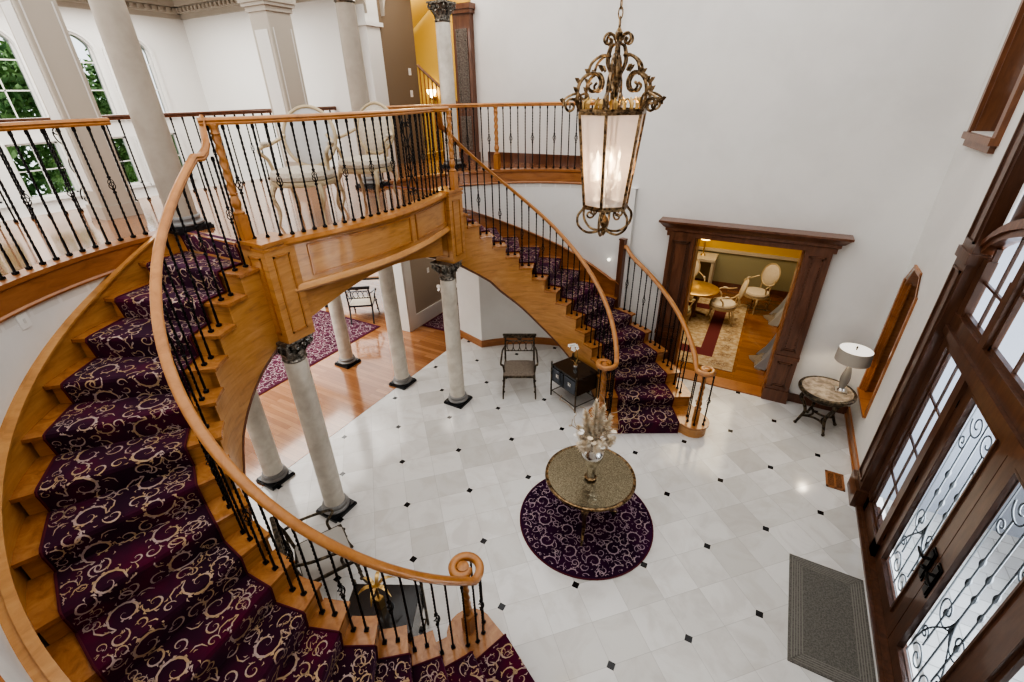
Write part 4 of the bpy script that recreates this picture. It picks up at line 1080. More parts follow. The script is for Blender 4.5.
mb = MB(); mb.box(3.26, 3.56, 4.16, 4.86, 4.131, 4.14); mb.build('sill_top', 'white', W, world=False)
mb = MB(); mb.box(3.62, 20, -14, 20, -.14, -.04); struct('ground', mb, 'paver', 'pale paved terrace outside the front doors')
mb = MB(); mb.box(3.42, 6.5, 3.55, 3.8, -.04, 4.5); struct('wall_porch', mb, mat('porch_stucco', (.36, .38, .43), .8), 'blue-grey porch wall outside the left sidelight')
# ------------------------------------------------------------------ lantern
LX, LY = .30, 1.42
t = thing('lantern', 'large hexagonal bronze lantern with seeded glass hanging on a chain', 'chandelier', (LX, LY, 3.5))
RTOP, RBOT, ZT, ZB = .262, .185, 4.44, 3.75; A0 = radians(-82)
def hx(r, z, j): a = A0 + pi / 3 * j; return Vector((LX + r * cos(a), LY + r * sin(a), z))
mb = MB()
for j in range(6):
    mb.tube([hx(RBOT, ZB, j), hx(RTOP, ZT, j)], .013, 4)
for r, z, w in ((RTOP, ZT, .014), (RTOP + .012, ZT + .02, .012), (RBOT, ZB, .014), (RBOT + .008, ZB - .015, .010)):
    mb.tube([hx(r, z, j) for j in range(6)], w, 4, closed=True)
mb.build('frame', 'bronze', t)
for j in range(6):
    a, b, c, d = hx(RBOT - .004, ZB, j), hx(RBOT - .004, ZB, j + 1), hx(RTOP - .004, ZT, j + 1), hx(RTOP - .004, ZT, j)
    mb = MB(); mb.quad(a, b, c, d); mb.build('glass_pane', 'lamp_glass', t)
def rad(j, off=0): a = A0 + pi / 3 * j + off; return Vector((cos(a), sin(a), 0))
def rz(d, pts): return [Vector((LX, LY, 0)) + d * p[0] + Vector((0, 0, p[1])) for p in pts]
for j in range(6):
    d = rad(j); mb = MB()
    # big upper scroll
    mb.tube(rz(d, [(q.x, q.z) for q in cat([(.262, 0, 4.466), (.285, 0, 4.538), (.275, 0, 4.634), (.215, 0, 4.694), (.15, 0, 4.698), (.115, 0, 4.650), (.13, 0, 4.598), (.18, 0, 4.586), (.205, 0, 4.618), (.18, 0, 4.642)])]), [.0125] * 45 + [.010] * 10, 6)
    mb.tube(rz(d, [(q.x, q.z) for q in cat([(.02, 0, 4.530), (.03, 0, 4.666), (.075, 0, 4.770), (.06, 0, 4.858), (.03, 0, 4.882)])]), .0095, 6)
    mb.tube(rz(d, [(q.x, q.z) for q in cat([(.215, 0, 4.682), (.19, 0, 4.762), (.12, 0, 4.810), (.06, 0, 4.810)])]), .010, 6)
    mb.tube(rz(d, [(q.x, q.z) for q in spiral((.075, 0, 4.906), .048, .01, pi, -1.2, 18)]), .009, 6)
    mb.build('upper_scroll', 'bronze', t)
    mb = MB()
    mb.tube(rz(d, [(q.x, q.z) for q in spiral((.335, 0, 4.490), .055, .012, pi, -1.4, 20)]), .010, 6)
    mb.tube(rz(d, [(q.x, q.z) for q in cat([(.25, 0, 4.458), (.26, 0, 4.554), (.31, 0, 4.570), (.38, 0, 4.538), (.39, 0, 4.490)])]), .009, 6)
    sh_ = mb.build('shoulder_scroll', 'bronze', t)
    mb = MB()
    for (ax, az, bx, bz) in ((.28, 4.570, .32, 4.618), (.385, 4.514, .42, 4.538), (.2, 4.690, .24, 4.730), (.1, 4.714, .14, 4.754), (.27, 4.634, .31, 4.674)):
        mb = MB()
        mb.tube(rz(d, [(ax, az), ((ax + bx) / 2, (az + bz) / 2 + .01), (bx, bz)]), [.012, .016, .002], 5, squash=.4)
        mb.build('leaf_tip', 'bronze', sh_)
    mb = MB()
    mb.tube(rz(d, [(q.x, q.z) for q in cat([(.19, 0, 3.73), (.235, 0, 3.67), (.225, 0, 3.59), (.15, 0, 3.53), (.06, 0, 3.53), (.0, 0, 3.56)])]), .0105, 6)
    mb.tube(rz(d, [(q.x, q.z) for q in spiral((.13, 0, 3.68), .045, .01, 1.2, 1.3, 18)]), .008, 6)
    mb.build('lower_scroll', 'bronze', t)
    d2 = rad(j, pi / 6); mb = MB()
    mb.tube(rz(d2, [(q.x, q.z) for q in cat([(.22, 0, 4.458), (.19, 0, 4.514), (.15, 0, 4.530), (.12, 0, 4.498)])]), .007, 5)
    for sft in (-.06, .06):
        e = Vector((-d2.y, d2.x, 0)) * sft; mb.tube([q + e for q in rz(d2, [(.21, 4.45), (.215, 4.506), (.18, 4.546)])], [.012, .018, .003], 5, squash=.35)
    mb.build('acanthus_leaf', 'gold', t)
mb = MB(); mb.lathe([(.004, -.07), (.016, -.05), (.028, -.02), (.018, .0), (.03, .02), (.04, .05), (.02, .09), (.012, .1)], (LX, LY, 3.56), 14); mb.build('finial', 'bronze', t)
mb = MB(); mb.tube([(LX, LY, 3.62), (LX, LY, 4.99)], .009, 8); mb.lathe([(.01, 0), (.03, .03), (.045, .09), (.03, .16), (.012, .2)], (LX, LY, 4.58), 14); mb.lathe([(.03, 0), (.02, .03), (.028, .05), (.01, .08)], (LX, LY, 4.90), 14); mb.build('stem', 'bronze', t)
for j in range(6):
    d = rad(j, .3); p = Vector((LX, LY, 0)) + d * .10; zc = 3.95 if j % 2 else 4.10
    mb = MB(); mb.lathe([(.015, -.14), (.012, 0)], (p.x, p.y, zc), 10); mb.lathe([(.012, -.17), (.03, -.15), (.026, -.14)], (p.x, p.y, zc), 12); mb.tube([(LX, LY, zc - .2), (p.x * .5 + LX * .5, p.y * .5 + LY * .5, zc - .24), (p.x, p.y, zc - .16)], .006, 5); c = mb.build('candle', 'candle', t)
    mb = MB(); mb.lathe([(.004, 0), (.013, .02), (.011, .04), (.002, .07)], (p.x, p.y, zc), 10); mb.build('bulb', 'bulb', c)
mb = MB()
for i in range(26):
    z = 5.01 + i * .055; ax = (1, 0, 0) if i % 2 else (0, 1, 0)
    mb.tube([Vector((LX, LY, z)) + Vector(ax) * (.016 * cos(q)) + Vector((0, 0, .036 * sin(q))) for q in [2 * pi * k / 12 for k in range(12)]], .0045, 5, closed=True)
mb.build('chain', 'bronze', t)

# ------------------------------------------------------------------ centre table, rug, vase
TX, TY = .38, 1.39
mb = MB(); n = 72; RR = .80; RC = (.36, 1.42)
mb.lathe([(RR - .012, .0), (RR, .004), (RR, .012), (RR - .012, .014)], (RC[0], RC[1], 0), n, 2)
mb.add([(RC[0] + (RR - .012) * cos(2 * pi * j / n), RC[1] + (RR - .012) * sin(2 * pi * j / n), .0145) for j in range(n)], [list(range(n))], 0)
rb = []; k = 0
for i in range(-4, 5):
    for j in range(-4, 5):
        rb += motif(i * .29 + (.145 if j % 2 else 0), j * .25, .20, (i + j) % 2, (i * 1.7 + j * 2.3)); k += 1
def fnr(u, v):
    if hypot(u, v) > RR - .03: return None
    return (RC[0] + u, RC[1] + v, .0165)
lay(mb, rb, fnr)
tag(mb.build('round_rug', ['rug', 'scroll_rug', 'trim_red'], recalc=False), 'round aubergine rug with pale scrolls under the centre table', 'rug')
t = thing('pedestal_table', 'round bronze centre table with etched metal top on the round rug', 'table', (TX, TY, .015))
mb = MB(); mb.lathe([(.48, .735), (.503, .742), (.51, .755), (.505, .772), (.490, .778), (.478, .772), (.472, .768)], (TX, TY, 0), 64); mb.build('rim', 'bronze', t)
mb = MB(); mb.lathe([(.475, .745), (.475, .770)], (TX, TY, 0), 64); mb.build('top', 'table_top', t)
mb = MB(); mb.lathe([(.40, .68), (.42, .70), (.42, .735)], (TX, TY, 0), 48); mb.build('apron', 'bronze', t)
for j in range(3):
    a = radians(-78 + 120 * j); d = Vector((cos(a), sin(a), 0)); mb = MB()
    pts = [Vector((TX, TY, 0)) + d * q.x + Vector((0, 0, q.z)) for q in cat([(.38, 0, .69), (.40, 0, .60), (.33, 0, .46), (.26, 0, .30), (.27, 0, .16), (.35, 0, .06), (.36, 0, .045)])]
    mb.tube(pts, [.035 - .0006 * i for i in range(len(pts))], 8, squash=.6)
    mb.tube([Vector((TX, TY, 0)) + d * q.x + Vector((0, 0, q.z)) for q in spiral((.36, 0, .055), .03, .008, 0, 1.2, 14)], .014, 6)
    mb.tube([Vector((TX, TY, 0)) + d * q.x + Vector((0, 0, q.z)) for q in spiral((.32, 0, .62), .06, .012, pi / 2, 1.2, 16)], .012, 6)
    mb.build('leg', 'bronze', t)
mb = MB()
for j in range(3):
    a = radians(-78 + 120 * j); b = radians(-78 + 120 * (j + 1)); p, q = Vector((TX + .27 * cos(a), TY + .27 * sin(a), .27)), Vector((TX + .27 * cos(b), TY + .27 * sin(b), .27)); c = Vector((TX, TY, .24))
    mb.tube(bez(p, p.lerp(c, .9), q.lerp(c, .9), q), .014, 6)
mb.lathe([(.03, .22), (.06, .24), (.03, .27), (.012, .31)], (TX, TY, 0), 16); mb.build('stretcher', 'bronze', t)
VX, VY = .40, 1.34
t = thing('vase', 'silver mercury glass vase standing on the centre table', 'vase', (VX, VY, .779))
mb = MB(); mb.lathe([(.052, .012), (.046, .03), (.050, .12), (.062, .20), (.095, .26), (.120, .33), (.118, .39), (.09, .43), (.082, .45), (.092, .465)], (VX, VY, .779), 32); mb.build('body', 'silver', t)
mb = MB(); mb.lathe([(.066, 0), (.068, .02), (.055, .03)], (VX, VY, .779), 24); mb.build('foot', 'bronze', t)
VZ = 1.235
t = thing('dried_arrangement', 'dried pampas grass and curly twigs in the silver vase', 'plant', (VX, VY, VZ))
rnd = random.Random(5)
def plume(mb, p0, p1, r, n, rnd):
    p0, p1 = Vector(p0), Vector(p1); ax = p1 - p0; L = ax.length; axn = ax.normalized()
    mb.tube([p0, p0.lerp(p1, .5)], .003, 4)
    for i in range(n):
        t_ = .25 + .75 * (i / n); c = p0 + ax * t_; a = rnd.uniform(0, 6.28); o = axn.orthogonal().normalized(); o = Matrix.Rotation(a, 3, axn) @ o
        rr = r * (.25 + .9 * sin(pi * min(1, (t_ - .15) / .87))) * rnd.uniform(.5, 1.1)
        tip = c + o * rr + axn * (L * .10 * rnd.uniform(.3, 1.3)) + Vector((0, 0, -.012)); sd = o.cross(axn) * .007
        mb.add([c - sd, c + sd, tip], [(0, 1, 2)]); mb.add([c - axn * .007, c + axn * .007, tip], [(0, 1, 2)])
for i in range(17):
    a = i * 2.4 + rnd.uniform(-.3, .3); sp = rnd.uniform(.12, .27); hh = rnd.uniform(.15, .30)
    if i < 4: a = (1.9, 2.6, .6, 1.2)[i]; sp = (.05, .16, .16, .12)[i]; hh = (.55, .36, .38, .46)[i]
    mb = MB(); plume(mb, (VX, VY, VZ - .05), (VX + sp * cos(a), VY + sp * sin(a), VZ + hh), .07, 420, rnd)
    mb.build('pampas_plume', 'pampas', t, recalc=False)
for i in range(9):
    a = i * .7 + .3; p = Vector((VX, VY, VZ)); pts = [p]
    L = rnd.uniform(.34, .62)
    for q in range(1, 13):
        s_ = q / 12; pts.append(Vector((VX + cos(a) * s_ * L * .75 + .035 * sin(q * 1.3 + i), VY + sin(a) * s_ * L * .75 + .035 * cos(q * 1.1 + i), VZ + L * s_ + .03 * sin(q * 1.7 + i))))
    mb = MB(); mb.tube(cat(pts, 3), .004, 5); mb.build('curly_twig', 'twig', t)
for i in range(18):
    a = i * 1.1; r_ = rnd.uniform(.10, .2); mb = MB(); z = VZ + .09 + rnd.uniform(0, .14); c = Vector((VX + r_ * cos(a), VY + r_ * sin(a), z))
    for q in range(6):
        b = q * pi / 3; d = Vector((cos(b) * .034, sin(b) * .034, .012)); s_ = Vector((-sin(b), cos(b), 0)) * .018; mb.quad(c, c + d * .6 + s_, c + d, c + d * .6 - s_)
    mb.tube([(VX, VY, VZ), tuple(c)], .002, 4); mb.build('dried_flower', 'petal' if i % 2 else 'pampas', t, recalc=False)

# ------------------------------------------------------------------ regency armchairs
def armchair(label, loc, rot, seat, frame='chair_frame'):
    # faces local -Y
    t = thing('armchair', label, 'chair', loc, rot, 'regency armchairs')
    B = lambda mb, nm, m, **k: mb.build(nm, m, t, world=False, **k)
    w, d, sh = .27, .25, .45
    mb = MB(); mb.box(-w, w, -d, d, sh - .06, sh - .015); B(mb, 'seat_frame', frame, bevel=.006)
    mb = MB(); n = 12; vs = []
    for i in range(n + 1):
        for j in range(n + 1):
            x, y = -w + .01 + (2 * w - .02) * i / n, -d + .005 + (2 * d - .01) * j / n
            e = min(1, 5 * min(i / n, 1 - i / n)) * min(1, 5 * min(j / n, 1 - j / n)); vs.append((x, y, sh - .018 + .06 * sqrt(max(0, e))))
    mb.add(vs, [(i * (n + 1) + j, (i + 1) * (n + 1) + j, (i + 1) * (n + 1) + j + 1, i * (n + 1) + j + 1) for i in range(n) for j in range(n)], 0, True); B(mb, 'seat_cushion', seat, sharp=80)
    for sx in (-1, 1):
        mb = MB(); pts = [(q.x * sx, q.y, q.z) for q in cat([(w - .02, -d + .02, sh - .03), (w - .015, -d + .0, .3), (w - .0, -d - .01, .15), (w + .005, -d - .05, .0)])]; mb.tube(pts, [.020 - .0004 * i for i in range(len(pts))], 8)
        for z in (.34, .22, .12): mb.lathe([(.016, -.012), (.023, 0), (.016, .012)], (sx * (w - .007), -d - .005, z), 10)
        B(mb, 'leg', frame)
        mb = MB(); pts = [(q.x * sx, q.y, q.z) for q in cat([(w - .02, d - .02, sh - .03), (w - .02, d + .01, .25), (w - .02, d + .09, .0)])]; mb.tube(pts, [.020 - .0004 * i for i in range(len(pts))], 8); B(mb, 'leg', frame)
        mb = MB(); mb.tube([(q.x * sx, q.y, q.z) for q in cat([(w - .02, d - .01, sh - .03), (w - .02, d + .03, .68), (w - .03, d + .09, .90)])], .017, 8); B(mb, 'back_post', frame)
        mb = MB(); mb.tube([(q.x * sx, q.y, q.z) for q in cat([(w - .02, d + .02, .72), (w + .02, .12, .71), (w + .03, -.10, .68), (w + .035, -.18, .655), (w + .03, -.20, .62), (w + .01, -.17, .60), (w + .0, -.12, .54), (w - .015, -.13, sh - .03)])], .015, 8); B(mb, 'arm', frame)
    mb = MB(); mb.box(-w - .01, w + .01, d + .07, d + .10, .85, .92); mb.lathe([(.018, -w - .02), (.018, w + .02)], (0, 0, 0), 8); st = len(mb.v) - 16
    for i in range(st, len(mb.v)): x, y, z = mb.v[i]; mb.v[i] = (z, d + .095 + x, .90 + y)
    B(mb, 'top_rail', frame)
    mb = MB(); y = d + .05
    mb.tube([(-w + .03, y - .02, .62), (w - .03, y - .02, .62)], .010, 6); mb.tube([(-w + .03, y + .02, .80), (w - .03, y + .02, .80)], .010, 6)
    for i in range(4):
        x = -.165 + .11 * i; mb.tube([(x + .055 * cos(q), y - .008 + .02 * sin(q), .705 + .085 * sin(q)) for q in [2 * pi * k / 20 for k in range(20)]], .007, 6, closed=True)
    mb.lathe([(.0, .0), (.045, .0), (.045, .01), (0, .01)], (0, 0, 0), 12); st = len(mb.v) - 48
    for i in range(st, len(mb.v)): x, yy, z = mb.v[i]; mb.v[i] = (x, y + .01 + z, .86 + yy)
    B(mb, 'lattice_splat', frame)
    return t
armchair('dark regency armchair with taupe seat by the curved far wall', (-1.66, 3.52, 0), radians(27), 'grey_fabric')
armchair('dark regency armchair with pale seat behind the near staircase rail', (-1.76, -.60, 0), radians(-207), 'pale_fabric')
armchair('dark regency armchair with linen seat at the dining table', (-6.25, 4.45, 0), radians(215), 'linen', 'espresso')

# ------------------------------------------------------------------ console chests
def chest(label, loc, rot):
    t = thing('console_chest', label, 'chest', loc, rot, 'black lacquer chests'); B = lambda mb, nm, m, p=None, **k: mb.build(nm, m, p or t, world=False, **k)
    w, d, z0, z1 = .30, .22, .30, .62    # long side along X, drawers on -Y
    mb = MB(); mb.box(-w, w, -d, d, z0, z1 - .02); B(mb, 'cabinet', 'espresso')
    mb = MB(); mb.box(-w - .01, w + .01, -d - .01, d + .01, z1 - .02, z1); B(mb, 'top', 'espresso', bevel=.004)
    for sx in (-1, 1):
        mb = MB(); mb.box(sx * w / 2 - w / 2 + .02, sx * w / 2 + w / 2 - .02, -d - .012, -d, z0 + .03, z1 - .05); dr = B(mb, 'drawer', 'mirror', bevel=.003)
        mb = MB(); mb.box(sx * w / 2 - .035, sx * w / 2 + .035, -d - .02, -d - .012, .43, .50); mb.ico((sx * w / 2, -d - .03, .465), .016, 0, 2); B(mb, 'knob', 'silver', dr)
        for sy in (-1, 1):
            mb = MB(); mb.lathe([(.010, 0), (.014, .02), (.013, .60), (.017, .62), (.012, .64), (.016, .66), (.005, .68)], (sx * (w + .01), sy * (d + .01), 0), 8); B(mb, 'leg', 'chair_frame')
    mb = MB()
    for sy in (-1, 1): mb.tube([(-w, sy * d, .1), (w, sy * d, .1)], .008, 6)
    for sx in (-1, 1): mb.tube([(sx * w, -d, .1), (sx * w, d, .1)], .008, 6)
    B(mb, 'stretcher', 'chair_frame'); return t
ca = atan2(-.24, .47)
chest('black lacquer chest with silver knobs under the far staircase', (-.72, 3.68, 0), ca)
chest('black lacquer chest under the near staircase rail', (-.72, YM - 3.68, 0), -ca + pi)
def orchid(label, x, y, z, m, big=False):
    t = thing('orchid', label, 'plant', (x, y, z))
    mb = MB(); mb.lathe([(.028, 0), (.036, .02), (.04, .05), (.032, .07), (.034, .075)], (x, y, z), 16); mb.build('pot', 'silver', t)
    for i, (dx, dy, hh) in enumerate(((.02, .01, .42), (-.03, .02, .36))):
        mb = MB(); pts = cat([(x, y, z + .06), (x + dx, y + dy, z + hh * .6), (x - .03 + dx, y + dy, z + hh), (x - .10 - dx, y + dy - .02, z + hh * .96)]); mb.tube(pts, .003, 5); s_ = mb.build('stem', 'leaf', t)
        mb = MB()
        for k in range(5):
            c = pts[-1 - k * 2]; 
            for q in range(5):
                b = q * 2 * pi / 5; u = Vector((cos(b), .35 * sin(b), sin(b))) ; v_ = Vector((-sin(b), .35 * cos(b), cos(b))); mb.quad(c, c + u * .018 + v_ * .013, c + u * .034, c + u * .018 - v_ * .013)
        mb.build('blossom', m, s_, world=True, recalc=False)
    for k in range(4):
        a = k * 1.6; mb = MB(); mb.ribbon([(x, y, z + .07), (x + .04 * cos(a), y + .04 * sin(a), z + .14), (x + .09 * cos(a), y + .09 * sin(a), z + .15)], [.006, .012, .002]); mb.build('leaf', 'gold', t, recalc=False)
orchid('white orchid in a small glass pot on the far chest', -.70, 3.66, .62, 'petal')
t = thing('palm_candlestick', 'gold palm-leaf candlestick on the near chest', 'candlestick', (-.74, -.82, .62))
mb = MB(); mb.box(-.77, -.71, -.85, -.79, .62, .74); mb.lathe([(.012, .12), (.010, .26)], (-.74, -.82, .62), 10); mb.build('base', 'gold', t)
for k in range(6):
    a = k * pi / 3; mb = MB(); mb.ribbon(bez((-.74, -.82, .87), (-.74 + .05 * cos(a), -.82 + .05 * sin(a), .98), (-.74 + .12 * cos(a), -.82 + .12 * sin(a), .96), (-.74 + .17 * cos(a), -.82 + .17 * sin(a), .88), 6), [.004, .014, .018, .018, .014, .008, .002]); mb.build('frond', 'gold', t, recalc=False)

# ------------------------------------------------------------------ mat, vent, side table, lamp
mb = MB(); x0, x1, y0, y1 = 2.54, 3.22, .80, 2.04; mb.box(x0, x1, y0, y1, 0, .012)
for i in range(5):
    e = .025 + i * .022
    rect = (x0 + e, x1 - e, y0 + e, y1 - e); a, b, c, d = rect
    for q in ((a, a + .009, c, d), (b - .009, b, c, d), (a, b, c, c + .009), (a, b, d - .009, d)): mb.box(q[0], q[1], q[2], q[3], .012, .015, 1)
for i in range(26): mb.box(x0 + .15 + i * .015, x0 + .156 + i * .015, y0 + .15, y1 - .15, .012, .0135, 0)
tag(mb.build('doormat', ['mat', 'mat_edge']), 'grey ribbed doormat in front of the entrance doors', 'mat')
t = thing('floor_vent', 'wooden floor vent set in the tiles by the entrance wall', 'vent', (3.05, 3.55, 0))
mb = MB(); rect_frame(mb, 0, 0, 0, 0, 0, 0, 0) if False else None
mb.box(2.94, 3.15, 3.39, 3.72, .001, .004, 1)
for a, b, c, d in ((2.94, 2.965, 3.39, 3.72), (3.125, 3.15, 3.39, 3.72), (2.94, 3.15, 3.39, 3.42), (2.94, 3.15, 3.69, 3.72), (3.035, 3.055, 3.39, 3.72)): mb.box(a, b, c, d, .001, .01)
for i in range(11): mb.box(2.96, 3.13, 3.43 + i * .024, 3.44 + i * .024, .001, .009)
mb.build('grate', ['oak_red', 'black'], t)
SX, SY = 2.84, 4.78
t = thing('side_table', 'round side table with mottled stone top in the corner by the doorway', 'table', (SX, SY, 0))
mb = MB(); mb.lathe([(.34, .60), (.365, .61), (.375, .63), (.372, .65), (.36, .66), (.34, .662), (.325, .655)], (SX, SY, 0), 48); mb.lathe([(.30, .54), (.32, .56), (.33, .60)], (SX, SY, 0), 40); mb.build('rim', 'chair_frame', t)
mb = MB(); mb.lathe([(.328, .62), (.328, .657)], (SX, SY, 0), 48); mb.build('top', 'stone_top', t)
for j in range(4):
    a = radians(20 + 90 * j); d = Vector((cos(a), sin(a), 0)); mb = MB()
    pts = [Vector((SX, SY, 0)) + d * q.x + Vector((0, 0, q.z)) for q in cat([(.29, 0, .58), (.32, 0, .50), (.25, 0, .38), (.20, 0, .24), (.24, 0, .12), (.28, 0, .03)])]; mb.tube(pts, [.03 - .0004 * i for i in range(len(pts))], 8, squash=.7)
    mb.ico(Vector((SX, SY, .025)) + d * .285, .025, 0, 2); mb.build('leg', 'chair_frame', t)
mb = MB()
for j in range(4):
    a = radians(20 + 90 * j); b = radians(110 + 90 * j); p, q = Vector((SX + .22 * cos(a), SY + .22 * sin(a), .15)), Vector((SX + .22 * cos(b), SY + .22 * sin(b), .15)); c = Vector((SX, SY, .15)); mb.tube(bez(p, p.lerp(c, .7), q.lerp(c, .7), q), .016, 6)
mb.build('stretcher', 'chair_frame', t)
BX, BY = 3.0, 4.80
t = thing('table_lamp', 'table lamp with taupe drum shade on the round side table', 'lamp', (BX, BY, .662))
mb = MB(); mb.box(BX - .075, BX + .075, BY - .075, BY + .075, .662, .685); mb.lathe([(.05, .685), (.045, .70), (.03, .715)], (BX, BY, 0), 24); mb.build('base', 'silver', t)
mb = MB(); mb.lathe([(.03, .715), (.045, .76), (.06, .84), (.062, .90), (.05, .98), (.032, 1.06), (.02, 1.12), (.018, 1.14)], (BX, BY, 0), 28); mb.build('body', 'grey_glass', t)
mb = MB(); mb.lathe([(.008, 1.14), (.008, 1.37)], (BX, BY, 0), 10); mb.lathe([(.008, 1.375), (.014, 1.385), (.006, 1.41)], (BX, BY, 0), 10); mb.build('finial', 'chair_frame', t)
mb = MB(); n = 40; zs = (1.17, 1.36); R_ = .215
for i, (ra, rb_) in enumerate(((R_, R_ - .004), )):
    vs = [((BX + r * cos(2 * pi * j / n)), BY + r * sin(2 * pi * j / n), z) for r, z in ((ra, zs[0]), (ra - .01, zs[1]), (rb_ - .01, zs[1]), (rb_, zs[0])) for j in range(n)]
    mb.add(vs, [(k * n + j, k * n + (j + 1) % n, ((k + 1) % 4) * n + (j + 1) % n, ((k + 1) % 4) * n + j) for k in range(4) for j in range(n)], 0, True)
s_ = mb.build('lamp_shade', 'shade', t)
mb = MB(); mb.lathe([(R_ - .012, 1.352), (R_ - .012, 1.357)], (BX, BY, 0), n); mb.build('diffuser', 'shade_in', t)

# ------------------------------------------------------------------ hall rugs, urn, dining table
def pattern_rug(name, label, x0, x1, y0, y1, m, s, mid='rug2'):
    mb = MB(); mb.box(x0, x1, y0, y1, 0.005, .014, 0); mb.box(x0 - .02, x1 + .02, y0 - .02, y1 + .02, 0.004, .010, 2)
    rb = []; i = 0; x = x0 + s * .6
    while x < x1:
        j = 0; y = y0 + s * .6
        while y < y1: rb += motif(x, y, s, (i + j) % 2, i * 1.3 + j * 2.1); y += s * 1.35; j += 1
        x += s * 1.35; i += 1
    lay(mb, rb, lambda u, v: (u, v, .016) if x0 + .03 < u < x1 - .03 and y0 + .03 < v < y1 - .03 else None)
    return tag(mb.build(name, [mid, m, 'trim_red'], recalc=False), label, 'rug')
pattern_rug('area_rug', 'burgundy rug with pale scrolls on the wood floor beyond the columns', -7.7, -5.63, .2, 4.25, 'scroll2', .20)
pattern_rug('area_rug', 'small burgundy scroll rug in the hall beside the tan wall', -4.78, -3.85, 4.75, 6.6, 'scroll2', .15)
t = thing('floor_urn', 'tall pinkish urn standing on the small hall rug', 'urn', (-4.12, 4.98, .016))
ux, uy = -4.12, 4.98
mb = MB(); mb.lathe([(.08, 0), (.09, .02), (.06, .06), (.12, .30), (.14, .45), (.12, .58), (.07, .66), (.09, .70)], (ux, uy, .016), 24); mb.build('body', 'urn', t)
t = thing('white_orchid_spray', 'white flower sprays rising from the hall urn', 'plant', (ux, uy, .70)); rnd = random.Random(9)
for i in range(7):
    a = i * .9; L = rnd.uniform(.3, .5); p = cat([(ux, uy, .68), (ux + .08 * cos(a), uy + .08 * sin(a), .68 + L * .7), (ux + .28 * cos(a), uy + .28 * sin(a), .68 + L)]); mb = MB(); mb.tube(p, .004, 4); s_ = mb.build('stem', 'leaf', t); mb = MB()
    for k in range(8):
        c = p[-1 - k] + Vector((rnd.uniform(-.03, .03), rnd.uniform(-.03, .03), rnd.uniform(-.03, .03)))
        for q in range(5): b = q * 1.257; u = Vector((cos(b), sin(b) * .5, sin(b))); w_ = Vector((-sin(b), cos(b) * .5, cos(b))); mb.quad(c, c + u * .022 + w_ * .016, c + u * .042, c + u * .022 - w_ * .016)
    mb.build('blossom', 'petal', s_, recalc=False)
t = thing('dining_table', 'dining table with blond top and dark edge beyond the columns', 'table', (-7.15, 5.35, 0))
mb = MB(); mb.obox((-7.15, 5.35), .95, .55, .73, .76, radians(35)); mb.build('top', 'table_wood', t)
mb = MB(); mb.obox((-7.15, 5.35), .98, .58, .69, .73, radians(35)); mb.build('edge', 'espresso', t)
for sx in (-1, 1):
    for sy in (-1, 1):
        a = radians(35); x, y = sx * .85, sy * .45; mb = MB(); mb.obox((-7.15 + x * cos(a) - y * sin(a), 5.35 + x * sin(a) + y * cos(a)), .035, .035, 0, .69, a); mb.build('leg', 'espresso', t)
mb = MB(); mb.obox((-6.95, 5.30), .2, .15, .762, .775, radians(35)); tag(mb.build('folded_cloth', 'runner_white'), 'folded white cloth lying on the dining table', 'cloth')

# ------------------------------------------------------------------ oval-back chairs
def oval_chair(label, loc, rot, fab='linen', frame='cream_frame', back=None, s=1., bw=.22, bh=.25, zc=.80, group=None):
    t = thing('oval_back_chair', label, 'chair', loc, rot, group); t.scale = (s, s, s)
    B = lambda mb, nm, m, **k: mb.build(nm, m, t, world=False, **k)
    mb = MB(); mb.lathe([(.0, .0), (.26, .0), (.285, .02), (.29, .05), (.27, .085), (.18, .105), (0., .11)], (0, 0, .38), 28, sx=1.0, sy=.92); B(mb, 'seat_cushion', fab)
    mb = MB(); mb.lathe([(.27, .0), (.295, .0), (.30, .02), (.295, .045), (.27, .045)], (0, 0, .345), 28, sy=.92); B(mb, 'seat_rail', frame)
    for sx in (-1, 1):
        for sy in (-1, 1):
            mb = MB(); pts = cat([(sx * .20, sy * .18, .36), (sx * .23, sy * .21, .26), (sx * .20, sy * .20, .12), (sx * .22, sy * .23, .0)]); mb.tube(pts, [.028 - .001 * i for i in range(len(pts))], 8); B(mb, 'leg', frame)
        mb = MB(); mb.tube(cat([(sx * .20, .24, .74), (sx * .29, .12, .68), (sx * .31, -.06, .66), (sx * .30, -.10, .62), (sx * .27, -.04, .55), (sx * .25, -.02, .40)]), .016, 8)
        B(mb, 'arm', frame)
        mb = MB(); mb.lathe([(.0, -.05), (.018, -.045), (.024, 0), (.018, .045), (0, .05)], (0, 0, 0), 10)
        for i in range(len(mb.v)): x, y, z = mb.v[i]; mb.v[i] = (sx * .305 + x, z + .02, .69 + y * .8)
        B(mb, 'arm_pad', fab)
    def yb(z): return .27 + (z - .5) * .22
    mb = MB(); n = 32
    mb.tube([(bw * cos(q), yb(zc + bh * sin(q)), zc + bh * sin(q)) for q in [2 * pi * k / n for k in range(n)]], .017, 8, closed=True)
    for sx in (-1, 1): mb.tube([(sx * .12, .25, .38), (sx * .13, yb(.58), .60)], .016, 8)
    B(mb, 'back_frame', frame)
    mb = MB(); vs = []; fs = []
    rings = ((0., .035), (.5, .03), (.85, .018), (.97, .0))
    for sgn in (-1, 1):
        for f, o in rings:
            for k in range(n): q = 2 * pi * k / n; z = zc + bh * f * sin(q); vs.append((bw * f * cos(q), yb(z) + sgn * o, z))
    for sgn in (0, 1):
        for r_ in range(3):
            for k in range(n): b_ = (sgn * 4 + r_) * n; fs.append((b_ + k, b_ + (k + 1) % n, b_ + n + (k + 1) % n, b_ + n + k))
    mb.add(vs, fs, 0, True); B(mb, 'back_pad', back or fab)
    return t
